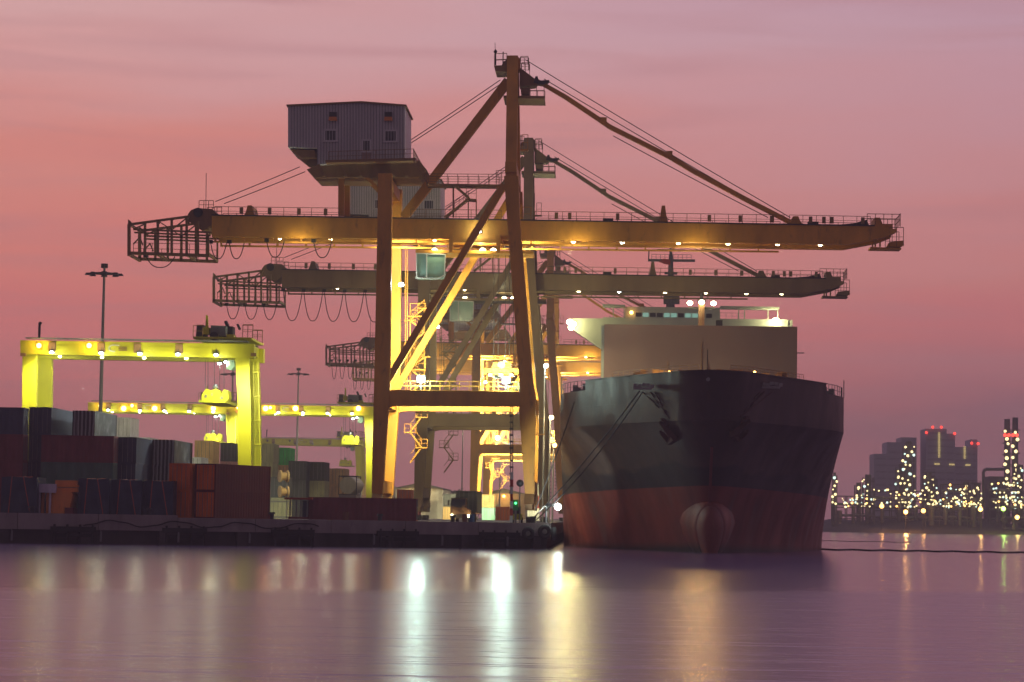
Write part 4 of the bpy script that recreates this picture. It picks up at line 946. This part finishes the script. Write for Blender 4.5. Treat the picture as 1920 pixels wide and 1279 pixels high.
# forecastle deck gear, lit warm
a = MB()
rnd = random.Random(3)
for k in range(34):
    px = 1186+rnd.random()*285; Yd = 262+abs(px-1328)*.03+rnd.random()*3; p = P(px, 706, Yd); h = rnd.uniform(.2, 1.0)
    a.box((p.x-rnd.uniform(.1, .6), Yd, 18.2), (p.x+rnd.uniform(.1, .5), Yd+.6, 19.2+h*.55))
a.build('windlass_frame', mat('deck_gear', (.40, .22, .08), .6), S)
a = MB()
for sg in (-1, 1):
    for t0, t1 in ((.05, .15), (.15, .3), (.3, .45), (.45, .58)): a.rail(hull_pt(t0, 18.8, sg), hull_pt(t1, 18.8, sg), .55, 1.2, .05)
a.build('bow_railing_frame', mat('rail_buff', (.5, .3, .12)), S)
for px in (1255, 1300, 1362, 1415): p = P(px, 698, 262.5); MB().ball(p, .14, 8, 5).build('deck_lamp', L_o, S)
for px in (1235, 1330, 1410): light(S, P(px, 688, 265), 190, SO, .15)
a = MB()
for sg in (-1, 1):
    a = MB()
    for t0, t1 in ((.76, .82), (.82, .88), (.88, .94), (.94, 1)): a.rail(hull_pt(t0, 17.7, sg)-Vector((sg*.2, 0, 0)), hull_pt(t1, 17.7, sg)-Vector((sg*.2, 0, 0)), 1.15, .9, .06)
    q = hull_pt(.97, 17.7, sg); a.bar(q, q+Vector((0, 0, 2)), .1)
    for j in range(7): q = hull_pt(.77+j*.03, 17.7, sg)-Vector((sg*1.2, 0, 0)); a.box(q-Vector((.3, .3, 0)), q+Vector((.3, .3, .3+.3*(j % 3))))
    a.build('side_railing_frame', steel, S)
# forward cargo screen and lashing of the boxes behind
p0 = P(1133, 608, 300); p1 = P(1495, 609, 300); zt = p0.z
a = MB().box((p0.x, 300, 17.2), (p1.x, 301, zt)); sc_ = a.build('cargo_screen', screenm, S)
MB().box((p0.x-.35, 301.02, 17.2), (p1.x-.05, 322, zt-.05)).build('cargo_house', shipgrey, S)
a = MB()
for fx in (1252, 1315, 1327): q = P(fx, 700, 299.9); a.box((q.x-.04, 299.88, 18), (q.x+.04, 300, 17.2+(zt-17.2)*(.55 if fx != 1315 else .8)))
a.build('panel_seam', cpd, sc_)
a = MB(); q = P(1506, 662, 304); a.bar(Vector((p1.x, 304, q.z)), q+Vector((.1, 0, 0)), .12); a.build('side_light_bracket', steel, S)
q = P(1327, 700, 255); MB().tube((q.x, 256, 18.7), (q.x, 256, 21.2), .05, 6).build('jackstaff', dark, S)
q = P(1315, 606, 303); R_ = MB().tube((q.x, 303, zt-.1), (q.x, 303, zt+3.4), .38, 12).build('foremast', mat('mast_buff', (.6, .36, .18)), S)
a = MB(); a.bar((q.x-1.6, 303, zt+2.4), (q.x+1.6, 303, zt+2.4), .25); a.tube((q.x, 303, zt+3.3), (q.x, 303, zt+4.2), .2, 8); a.box((q.x-.5, 302.6, zt+3.2), (q.x+.5, 303.4, zt+3.4)); a.box((q.x+1.8, 302.7, zt), (q.x+2.6, 303.5, zt+.9)); a.build('crosstree_frame', dark, R_)
for dx in (-1.45, 0, 1.45):
    p = Vector((q.x+dx, 302.5, zt+2.95+(.12 if dx == 0 else 0))); hb = MB().box(p+Vector((-.25, .2, -.2)), p+Vector((.25, .5, .25))).build('floodlight', dark, S); MB().ball(p, .36, 10, 6, .8).build('lens', L_y, hb); light(S, p+Vector((0, -1.4, .1)), 1250, (1, .55, .16), .35, 'SPOT', 130, aim=(0, -1, .1))
# bridge house at the stern third
YB = 400
def zb(py): return P(1300, py, YB).z
xa = P(1131, 590, YB).x; xb = P(1478, 590, YB).x
a = MB().box((xa, YB, 17.2), (xb, YB+12, zb(597))); br = a.build('accommodation', shipgrey, S)
a = MB().box((P(1172, 585, YB).x, YB+.5, zb(597)), (P(1350, 585, YB).x, YB+9, zb(576))); wh = a.build('wheelhouse', shipgrey, S)
for k in range(11):
    x0 = 1192+k*13.2; a = MB(); a.slab([(x0, 586.2+.016*(x0-1200)), (x0+11, 586.4+.016*(x0-1200)), (x0+11, 594+.016*(x0-1200)), (x0, 594+.016*(x0-1200))], YB+.42, .1); lit = k in (1, 4, 5, 7, 8)
    a.build('window', L_t if lit else glass, wh)
for (p_, q_, xs_) in (((1130, 573.5), (1172, 575), (1150, 1170)), ((1350, 577), (1460, 579), (1385, 1396, 1440, 1458))):
    a = MB(); a.seg(p_, q_, YB, 4, 3)
    for px in xs_: a.seg((px, 576), (px, 598), YB, 1.8, .2)
    a.build('canopy_frame', shipgrey, S)
q = lambda x, y: P(x, y, YB); MB().rail(q(1350, 598), q(1395, 599), 1.0, .8, .06).build('deck_railing_frame', shipgrey, S)
for lab, poly in (('bridge_wing', [(1070, 597), (1131, 597), (1131, 656), (1080, 622), (1070, 612)]),):
    a = MB(); a.slab(poly, YB+.3, 3); wg = a.build(lab, shipgrey, S); a = MB(); a.seg((1075, 617), (1129, 655), YB+.2, 2.2, .3); a.build('wing_brace', white_p, wg)
a = MB(); a.slab([(1460, 600), (1486, 600), (1486, 612), (1460, 612)], YB+.3, 3); a.build('bridge_wing', shipgrey, S)
for px, py in ((1068, 604), (1075, 608), (1071, 614), (1455, 602)):
    p = P(px, py, YB-.4); hb = MB().box(p+Vector((-.4, .3, -.3)), p+Vector((.4, .7, .4))).build('floodlight', dark, S); MB().ball(p, .52 if px < 1400 else .62, 10, 6, .9).build('lens', L_y, hb)
light(S, P(1072, 607, YB-1.6), 9000, (1, .85, .35), .5, 'SPOT', 120, aim=(0, -1, -.1)); light(S, P(1076, 607, YB-1.2), 500, (1, .95, .35), .4); light(S, P(1110, 610, YB-5), 500, (1, .95, .4), .4); light(S, P(1455, 602, YB-2.6), 1100, (1, .93, .45), .4)
p = P(1184, 586, YB-.3); MB().ball(p, .3, 8, 5).build('deck_lamp', L_o, S)
mast = MB(); q = lambda x, y: P(x, y, YB+5)
mast.tube(q(1257, 578), q(1258, 478), .75, 10, .35); mast.bar(q(1215, 488), q(1303, 489), .5, .4); mast.bar(q(1233, 469), q(1284, 470), .4, .35); mast.tube(q(1258, 478), q(1258, 462), .25, 8)
mast.bar(q(1216, 488), q(1217, 468), .2); mast.bar(q(1246, 512), q(1270, 513), .4); mast.bar(q(1244, 560), q(1274, 560), 1.2, 1.8); mast.build('radar_mast', mat('mast_grey', (.12, .13, .14), .6), S)
a = MB(); a.rail(q(1222, 487), q(1296, 488), .9, .7, .06); a.build('mast_railing_frame', dark, S)
a = MB(); a.slab([(1235, 491), (1244, 485), (1257, 487), (1257, 497), (1246, 495)], YB+4.4, .12); fl_ = a.build('flag', red_p, o=q(1246, 490)); tag(fl_, 'small red flag flying beside the grey radar mast', 'flag')

# mooring lines
def rope(p, q, label, sag=.6, r=.07):
    n = 14; m = MB(); m.wire([p.lerp(q, i/n)-Vector((0, 0, sag*4*(i/n)*(1-i/n))) for i in range(n+1)], r, 6)
    return tag(m.build('mooring_rope', rope_m, o=p), label, 'rope', 'mooring ropes between bow and quay')
rope(P(1199, 733, 258.0), BP+Vector((0, 0, .5)), 'long dark mooring rope from the left fairlead to the corner bollard, upper one', .5)
rope(P(1204, 736, 258.0), BP+Vector((.35, -.3, .35)), 'long dark mooring rope from the left fairlead to the corner bollard, lower one', .9)
rope(P(1077, 753, 272.0), P(1003, 958, 274), 'short steep mooring rope hugging the left edge of the hull', .4)

# ------------------------------------------------------------ truck, tractor, marker
def truck():
    Y = 284; x0 = P(843, 970, Y).x; o = Vector((x0, Y, QZ)); R = thing('terminal_truck', o, 'dark truck with glowing headlights carrying a box between the crane legs', 'truck')
    V = lambda x, y, z: o+Vector((x, y, z))
    a = MB(); a.add([V(*q) for q in ((0,.6,.5),(2.4,.6,.5),(2.4,.6,1.3),(1.9,.6,1.6),(1.85,.8,2.75),(.1,.8,2.75),(.02,.6,1.6),(0,2.4,.5),(2.4,2.4,.5),(2.4,2.4,1.3),(1.9,2.4,1.6),(1.85,2.4,2.75),(.1,2.4,2.75),(.02,2.4,1.6))], [tuple(range(7)), tuple(range(13, 6, -1))]+[(i, i+7, (i+1) % 7+7, (i+1) % 7) for i in range(7)])
    a.build('cab', mat('truck_brown', (.10, .06, .035), .4), R)
    MB().box(V(.15, .66, 1.65), V(1.72, .75, 2.6)).build('windscreen', glass, R)
    MB().box(V(0, .45, .45), V(2.45, .62, .85)).build('bumper', dark, R)
    for x in (.22, 2.2):
        h = MB().tube(V(x, .46, .7), V(x, .40, .7), .17, 12).build('headlight', L_y, R)
    light(R, V(.3, 0, .75), 60, (1, .7, .3), .1); light(R, V(2.2, 0, .75), 60, (1, .7, .3), .1)
    MB().box(V(.3, 2.4, .75), V(2.2, 15, 1.05)).build('chassis', dark, R)
    for x in (.05, 2.1):
        for y in (1.3, 4, 11, 12.5): MB().tube(V(x, y, .5), V(x+.3, y, .5), .5, 16).build('wheel', rubber, R)
    container(V(.5, 3, 1.07), 'charcoal', 'charcoal container riding on the dark truck between the crane legs', 'end', 12.2, 2.55)
    MB().bar(V(-.2, .8, 1.9), V(-.2, .8, 2.5), .2, .12).build('mirror', dark, R)
truck()
Y = 279; p = P(972, 970, Y); o = Vector((p.x-.2, Y, QZ)); fk = thing('yellow_forklift', o, 'small bright yellow forklift beside the waterside crane leg', 'forklift')
MB().box(o+Vector((-.5, 0, .35)), o+Vector((.6, 1.8, 1.0))).box(o+Vector((-.45, .2, 1.8)), o+Vector((.5, 1.5, 1.9))).build('body', rtgp, fk)
MB().box(o+Vector((-.35, .1, 1.0)), o+Vector((.4, 1.2, 1.75))).build('cab', glass, fk)
for x in (-.55, .45):
    for y in (.3, 1.4): MB().tube(o+Vector((x, y, .3)), o+Vector((x+.2, y, .3)), .3, 12).build('wheel', rubber, fk)
for x in (-.4, .4): MB().bar(o+Vector((x, 0, .9)), o+Vector((x, .2, 1.85)), .08).build('cab_post', dark, fk)
p = P(958.5, 975, 273); b = Vector((p.x, 273, QZ)); mk = thing('depth_marker', b, 'thin red and white banded post at the quay edge before the crane', 'marker post')
for k in range(7): MB().box(b+Vector((-.16, -.16, k*.8)), b+Vector((.16, .16, k*.8+.798))).build('band', red_p if k in (1, 3, 5) else white_p, mk)
p = P(975, 906, 278.6); bs = thing('signal_ball', (p.x-.2, 278.6, QZ), 'black round signal ball on a post before the waterside crane leg', 'signal ball')
MB().ball(p, .42, 12, 8).build('ball', dark, bs, smooth=True); MB().tube((p.x, 278.6, QZ), p, .07, 6).build('post', steel, bs)
p = P(967, 938, 276); b = Vector((p.x, 276, QZ)); gl = thing('navigation_light', b, 'green lamp box on a post beside the red banded marker', 'navigation light')
MB().box(b+Vector((-.12, -.1, 0)), b+Vector((.12, .1, 1.4))).build('post', steel, gl); MB().box(b+Vector((-.3, -.1, 1.4)), b+Vector((.3, .2, 2.6))).build('housing', mat('green_paint', (.05, .35, .12)), gl)
MB().ball(b+Vector((0, -.15, 2.2)), .14, 8, 5).build('lens', emis('lamp_green', (.1, 1, .3), 3), gl)
# lit gangway ladder and lamps in the gap between quay crane and hull
for px, py, c, pw in ((1046, 950, L_w, 200), (1024, 686, L_w, 500), (1022, 666, L_w, 0), (1034, 783, L_y, 500), (1040, 835, L_o, 300)):
    Yq = 300 if py < 900 else 268.6; p = P(px, py, Yq); b = Vector((p.x-.15 if py < 900 else QX-.3, Yq, QZ))
    if pw == 0: continue
    lp = thing('work_lamp', b, {950: 'bright white lamp low at the quay corner beside the hull', 686: 'tall white work lamp on a pole behind the waterside crane leg', 783: 'warm work lamp on a pole halfway up beside the hull', 835: 'orange work lamp on a pole low beside the hull'}[py], 'work lamp', 'work lamps between crane leg and hull')
    MB().tube(b, Vector((b.x, Yq, p.z)), .11, 8).build('pole', steel, lp)
    h = MB().box(Vector((b.x, Yq-.3, p.z)), Vector((p.x+.3, Yq+.2, p.z+.3))).build('lamp_head', dark, lp); MB().ball((p.x, Yq-.35, p.z-.02), .38 if py in (950,) else .27, 10, 6).build('lens', c, h)
    light(lp, (-7.6, 267.4, QZ+1.6), 5000, CW, .25, 'SPOT', 62, aim=(.30, 1, .34)) if py == 950 else None; light(lp, (p.x+.2, Yq-1.2, p.z-.1), pw, CW if c is L_w else (1, .8, .4), .25)

# ------------------------------------------------------------ far shore
def terrain(x0, x1, y0, y1, zf, nx, ny, name):
    v = []; f = []
    for j in range(ny+1):
        for i in range(nx+1):
            x = x0+(x1-x0)*i/nx; y = y0+(y1-y0)*j/ny; v.append((x, y, zf(x, y, i, j)))
    for j in range(ny):
        for i in range(nx): f.append((j*(nx+1)+i, j*(nx+1)+i+1, (j+1)*(nx+1)+i+1, (j+1)*(nx+1)+i))
    return MB().add(v, f).build(name, landm, smooth=True)
def zfun(x, y, i, j):
    if j == 0: return -.5
    if j == 1: return 1.0+.3*math.sin(x*.4)
    h = 3.2+1.6*math.sin(x*.045+1.2)+1.1*math.sin(x*.11+y*.02)+.5*math.sin(x*.31)+random.uniform(-.25, .25)
    bump_ = 3.0*math.exp(-((x-95)/14)**2)+3.4*math.exp(-((x-122)/9)**2)+2.2*math.exp(-((x-60*2)/30)**2)
    e = max(0, 1-abs(j-7)/6)
    return max(.9, .9+(h+bump_)*e*.75)
tag(terrain(40, 420, 886, 1000, zfun, 150, 16, 'far_shore'), kind='structure')
tag(MB().box((20, 999, -1), (3000, 4500, .8)).build('far_ground', landm), kind='structure')
tag(MB().box((-3000, 1499, -1), (20, 4500, .7)).build('far_ground', landm), kind='structure')
# refinery: framed columns with lamps
rnd = random.Random(11)
def ref_tower(name, label, px, top, Y, w, n_, group='lit refinery columns across the river', mats=(L_f, L_f, L_f, L_fc), taper=1, cat='refinery tower', pts=None):
    t = P(px, top, Y); b = Vector((t.x, Y, .8)); R = thing(name, b, label, cat, group)
    MB().tube(b, t, w, 12, w*taper).build('column', refm, R)
    a = MB(); H = t.z-b.z; k = 0; z = 2
    while z < H:
        a.box((t.x-w*1.7, Y-w*1.7, b.z+z), (t.x+w*1.7, Y+w*1.7, b.z+z+.25)); a.rail((t.x-w*1.7, Y-w*1.7, b.z+z), (t.x+w*1.7, Y-w*1.7, b.z+z), 1.1, 1.2, .12); z += 4
    for sx in (-1, 1):
        for sy in (-1, 1): a.bar((t.x+sx*w*1.6, Y+sy*w*1.6, b.z), (t.x+sx*w*1.6, Y+sy*w*1.6, b.z+H*.95), .25)
    a.build('platform_frame', refm, R)
    n = int(n_*1.4)
    if pts is None: pts = [(px+rnd.uniform(-1, 1)*w*1.9*F/Y, top+6+(i+.5)*(945-top)/n+rnd.uniform(-3, 3)) for i in range(n)]
    for x, y in pts: MB().ball(P(x, y, Y-w*1.8-.3), rnd.uniform(.26, .56), 6, 4).build('lamp', rnd.choice(mats), R)
    return R
TW = [(1565, 886, 905, .5, 6, 'slim lamp column just right of the ship hull'), (1610, 905, 930, .9, 6, 'low lamp column second from the hull'), (1628, 890, 925, 1.2, 9, 'twin-lit column left of the tall stepped one'), (1704, 828, 930, 1.3, 20, 'tall lit refinery column before the left hazy tower block'), (1693, 870, 936, 1.6, 9, 'stout lit column beside the tall one'),
      (1741, 885, 940, 1.2, 9, 'lit column between the two hazy tower blocks'), (1750, 893, 950, .8, 6, 'cool-lit slim column left of the wide process frame'), (1812, 903, 930, 1.2, 9, 'lit column right of the wide process frame'), (1832, 905, 940, 1.4, 9, 'cool white lit column left of the pipe arch'),
      (1912, 872, 935, 1.3, 12, 'lit column at the right frame edge beside the chimneys')]
for px, top, Y, w, n, lab in TW: ref_tower('refinery_column', lab, px, top, Y, w, n)
# two chimneys
for px, top, lab in ((1888.5, 786, 'left chimney of the tall dark pair with red lights'), (1903.5, 783, 'right chimney of the tall dark pair with red lights')):
    t = P(px, top, 960); b = Vector((t.x, 960, .8)); R = thing('chimney', b, lab, 'chimney', 'pair of tall chimneys'); MB().tube(b, t, 1.35, 14, 1.1).build('stack', mat('chimney_dark', (.06, .06, .07), .7), R)
    a = MB()
    for k in range(7): z = t.z-5-k*4.5; MB().tube((t.x, 960, z), (t.x, 960, z+.3), 2.0, 12).build('gallery', refm, R)
    for k in range(11): MB().ball(P(px+rnd.uniform(-5, 5), 811+k*12+rnd.uniform(-3, 3), 956), rnd.uniform(.5, .8), 6, 4).build('lamp', L_f, R)
    for dx in (-4, 3): MB().ball(P(px+dx, 816, 956.5), .7, 6, 4).build('aviation_lamp', L_r, R)
# process frames full of pipes and lamps
def process(px0, px1, top, Y, n, label, name='process_frame'):
    a0 = P(px0, top, Y); a1 = P(px1, top, Y); b = Vector(((a0.x+a1.x)/2, Y, .8)); R = thing(name, b, label, 'process frame', 'steel process frames of the refinery'); H = a0.z-.8
    a = MB(); nx = max(2, int((a1.x-a0.x)/5)); nz = max(2, int(H/3.5))
    for i in range(nx+1):
        x = a0.x+(a1.x-a0.x)*i/nx
        for y in (Y, Y+6): a.bar((x, y, .8), (x, y, .8+H), .35)
    for k in range(1, nz+1):
        for y in (Y, Y+6): a.bar((a0.x, y, .8+H*k/nz), (a1.x, y, .8+H*k/nz), .3)
    a.build('steel_frame', refm, R)
    a = MB()
    for k in range(nz): a.tube((a0.x, Y+3, 2+H*k/nz), (a1.x, Y+3, 2+H*k/nz), .5, 8)
    for i in range(nx): x = a0.x+(a1.x-a0.x)*(i+.5)/nx; a.tube((x, Y+2, .8), (x, Y+2, .8+H*rnd.uniform(.5, 1.1)), rnd.uniform(.6, 1.1), 10)
    a.build('pipe_lattice', steel, R)
    for i in range(int(n*1.5)):
        x = rnd.uniform(px0, px1); lv = rnd.randint(0, nz); y = top+(950-top)*(1-lv/nz)
        MB().ball(P(x, y+rnd.uniform(-2, 2), Y-.5), rnd.uniform(.2, .46), 6, 4).build('lamp', rnd.choice((L_f, L_f, L_fc, L_f, L_fo)), R)
process(1562, 1640, 930, 915, 16, 'low process frame just right of the ship with scattered warm lamps')
process(1640, 1735, 920, 920, 30, 'lamp-dotted process frame before the left hazy tower block')
process(1768, 1812, 908, 925, 22, 'wide lit process frame before the right hazy tower block')
process(1735, 1840, 935, 905, 30, 'low long process frame with a row of lamps near the rubble bank')
process(1858, 1920, 906, 915, 34, 'brightly lit process frame at the foot of the two chimneys')
process(1885, 1960, 935, 900, 26, 'low process frame at the right frame edge')
a = MB(); Yp = 935; a.wire([P(1844, 950, Yp), P(1844, 884, Yp), P(1848, 880, Yp), P(1884, 880, Yp)], .6, 8)
tag(a.build('pipe_arch', refm, o=P(1844, 950, Yp)), 'tall right-angled pipe arch left of the chimneys', 'pipe')
b_ = P(1846, 893, 960); c_ = P(1884, 960, 960); tag(MB().box((b_.x+2, 960, .8), (c_.x, 975, b_.z)).build('boiler_house', mat('boiler_dark', (.08, .08, .09), .8), o=(b_.x, 960, .8)), 'dark square boiler house inside the pipe arch', 'building')
# bright shore lamps
for px, py, m_, c_, pw, lab in ((1653, 949, L_fo, (1, .45, .12), 900, 'orange shore lamp on the left rubble mound'), (1698, 960, L_fo, (1, .45, .12), 5000, 'bright orange shore lamp lighting the rubble slope'), (1731, 958, L_fo, (1, .45, .12), 900, 'smaller orange lamp right of the lit rubble slope'),
                                (1838, 955, L_fo, (1, .55, .15), 1800, 'bright orange lamp below the pipe arch'), (1881, 954, L_fg, (.5, 1, .15), 1500, 'bright green shore lamp below the chimneys'), (1907, 970, L_fo, (1, .7, .2), 1000, 'yellow shore lamp near the right frame edge')):
    Ys = 889; p = P(px, py, Ys); b = Vector((p.x, Ys, .8)); R = thing('shore_lamp', b, lab, 'shore lamp', 'bright lamps on the far bank'); MB().tube(b, p, .12, 6).build('pole', dark, R); MB().ball(p-Vector((0, .3, 0)), .85, 8, 6).build('lens', m_, R); light(R, p-Vector((0, 1.8, 0)), pw, c_, .6)
# far tower blocks
def block(label, polys, Y, lamps=(), strips=(), dots=()):
    b = P(polys[0], 960, Y); b.z = .8; R = thing('tower_block', b, label, 'building', 'hazy tower blocks on the skyline')
    for k, (x0, x1, y0) in enumerate([tuple(polys[i:i+3]) for i in range(0, len(polys), 3)]):
        p = P(x0, y0, Y); q = P(x1, y0, Y); MB().box((p.x, Y+k*.5, .8), (q.x, Y+26+k*.5, p.z)).build('tower_shaft', bldm, R)
        a = MB(); z = 6
        while z < p.z-3: a.box((p.x+1, Y+k*.5-.2, z), (q.x-1, Y+k*.5-.05, z+1.1)); z += 4
        a.build('window_band_frame', mat('band_glass', (.26, .27, .32), .4), R)
    for x, y in lamps: p = P(x, y, Y-1); MB().ball(p, .9, 6, 4).build('aviation_lamp', L_r, R)
    for x, y0, y1 in strips:
        a = MB(); n = int((y1-y0)/3)
        for i in range(n): p = P(x, y0+i*3, Y-1.2); a.box(p-Vector((.6, 0, .35)), p+Vector((.6, .5, .35)))
        a.build('stair_window_frame', L_s, R)
    for x, y in dots: p = P(x, y, Y-1.2); MB().box(p-Vector((1.6, 0, .5)), p+Vector((1.6, .5, .5))).build('lit_window', L_s, R)
block('left hazy stepped tower block behind the tall lit column', [1639, 1665, 851, 1663, 1700, 829, 1690, 1719, 820], 1500)
block('right hazy tower block with a lit vertical stair strip', [1736, 1775, 804, 1770, 1791, 813], 1500, ((1749, 801), (1765, 801), (1737, 811), (1790, 813)), ((1761, 812, 860),), ((1757, 870), (1785, 871)))
block('lower hazy block with small tower and lit strip', [1789, 1823, 838, 1821, 1833, 824], 1520, ((1822, 831), (1834, 832)), ((1809, 838, 862),), ((1815, 872),))
# oil boom on the water
a = MB(); pts = []
for i in range(60):
    px = 1490+i*9; y = 1031+.0158*(px-1500)+.6*math.sin(i*.9)
    d = M @ Vector((px-960, -(y-639.5), -F)); t_ = EYE/-d.z; q = Vector((0, 0, EYE))+d*t_; q.z = .06; pts.append(q)
a.wire(pts, .16, 6); tag(a.build('floating_boom', mat('boom_dark', (.04, .035, .02), .8), o=pts[0]), 'thin dark floating boom stretched across the water right of the ship', 'floating boom')
a = MB(); pts = []
for i in range(24):
    px = 1500+i*9; y = 1014+.0158*(px-1500)+.4*math.sin(i*.7)
    d = M @ Vector((px-960, -(y-639.5), -F)); t_ = EYE/-d.z; q = Vector((0, 0, EYE))+d*t_; q.z = .03; pts.append(q)
a.wire(pts, .09, 6); tag(a.build('mooring_float_line', mat('boom_dark', (.04, .035, .02), .8), o=pts[0]), 'fainter float line on the water behind the floating boom', 'float line')

# ------------------------------------------------------------ yard background
def far_trees(px0, px1, top, Y, seed, label):
    r = random.Random(seed); m = MB(); a = P(px0, 960, Y).x; b = P(px1, 960, Y).x; H = P(px0, top, Y).z
    n = int((b-a)/3.2)
    for i in range(n):
        cx = a+(b-a)*(i+r.random())/n; h = H*r.uniform(.6, 1.05); cyy = Y+r.uniform(0, 14)
        m.bar((cx, cyy, .5), (cx, cyy, h*.7), .4)
        for j in range(70):
            u = r.uniform(0, 6.28); rr_ = r.uniform(0, 3.4); zc2 = h*r.uniform(.32, 1)-rr_*.5; q = Vector((cx+rr_*math.cos(u), cyy+rr_*math.sin(u), zc2)); s1 = Vector((r.uniform(-1, 1), r.uniform(-1, 1), r.uniform(-1, 1)))*.9; s2 = Vector((r.uniform(-1, 1), r.uniform(-1, 1), r.uniform(-1, 1)))*.9
            m.add([q-s1, q+s2, q+s1, q-s2], [(0, 1, 2, 3)])
    o = m.build('distant_woods', mat('woods', (.05, .06, .035), .9, 0, .4, .3), o=(a, Y, 2.8)); tag(o, label, 'woods', kind='stuff')
far_trees(430, 900, 905, 880, 2, 'hazy dark woods low behind the container yard')
def shed(px0, px1, top, Y, d, c, label):
    p = P(px0, top, Y); q = P(px1, top, Y); b = Vector((p.x, Y, QZ)); R = thing('warehouse', b, label, 'warehouse', 'hazy sheds behind the quay'); w_ = q.x-p.x
    MB().box((p.x, Y, QZ), (q.x, Y+d, p.z)).build('wall', mat('shed_'+c[0], c[1], .7), R)
    m = MB().add([(p.x-.4, Y-.4, p.z), (q.x+.4, Y-.4, p.z), (q.x+.4, Y+d, p.z), (p.x-.4, Y+d, p.z), ((p.x+q.x)/2, Y-.4, p.z+w_*.12), ((p.x+q.x)/2, Y+d, p.z+w_*.12)], [(0, 1, 4), (3, 5, 2), (0, 4, 5, 3), (1, 2, 5, 4), (0, 3, 2, 1)]); m.build('roof', dark, R)
    for k in range(max(1, int(w_/5))): x = p.x+2+k*5; MB().box((x, Y-.08, QZ), (x+2.6, Y-.01, QZ+(p.z-QZ)*.6)).build('door', steel, R)
    light(R, ((p.x+q.x)/2, Y-3, QZ+(p.z-QZ)*.9), 900, SO, .3); MB().ball(((p.x+q.x)/2, Y-.4, QZ+(p.z-QZ)*.9), .35, 8, 5).build('wall_lamp', L_o, R)
shed(742, 830, 915, 560, 30, ('grey', (.30, .30, .30)), 'hazy grey shed seen left between the big crane legs')
shed(905, 985, 925, 620, 30, ('tan', (.40, .28, .16)), 'hazy tan shed seen right between the big crane legs')
for px, Y, cols, wh in ((832, 500, ['tan', 'charcoal'], 'far stack left of the truck'), (850, 520, ['grey'], 'far stack behind the truck cab'), (905, 505, ['teal', 'tan'], 'far stack right of the truck'), (930, 470, ['orange'], 'far spot beside the red banded post'), (990, 520, ['pale', 'red', 'grey'], 'far stack behind the waterside crane leg'),
                         (680, 560, ['grey', 'pink', 'tan'], 'far stack hugging the left crane leg'), (655, 600, ['charcoal', 'grey', 'pale'], 'far stack behind the pink one'), (720, 600, ['white', 'navy', 'grey'], 'far stack seen through the left leg gap')):
    stack(px, Y, cols, wh, 'end', 6.06, 2.6)
for px, top, Y, lab in ((784, 838, 640, 'thin far lamp post left between the crane legs'), (868, 800, 700, 'thin far lamp post behind the truck'), (938, 855, 600, 'thin far lamp post right of the truck')):
    t = P(px, top, Y); R_ = thing('lamp_post', (t.x, Y, QZ), lab, 'lamp post', 'far lamp posts on the quay'); MB().tube((t.x, Y, QZ), t, .25, 8, .12).build('pole', steel, R_); MB().bar(t, t+Vector((2.2, 0, .2)), .16).build('arm', steel, R_); MB().ball(t+Vector((2.2, -.2, .05)), .45, 8, 5, .6).build('lens', L_y, R_); light(R_, t+Vector((2.2, -.2, -.8)), 900, WY, .3)

# ------------------------------------------------------------ haze
hz = MB().box((-1200, -60, -1.9), (1200, 1640, 72)).build('haze', bpy.data.materials.new('haze'))
hm_ = hz.data.materials[0]; hm_.use_nodes = True; n = hm_.node_tree.nodes; n.remove(n['Principled BSDF'])
pv = n.new('ShaderNodeVolumePrincipled'); pv.inputs['Color'].default_value = (.9, .85, .86, 1); pv.inputs['Density'].default_value = .0006
hm_.node_tree.links.new(pv.outputs[0], n['Material Output'].inputs['Volume']); tag(hz, kind='stuff')
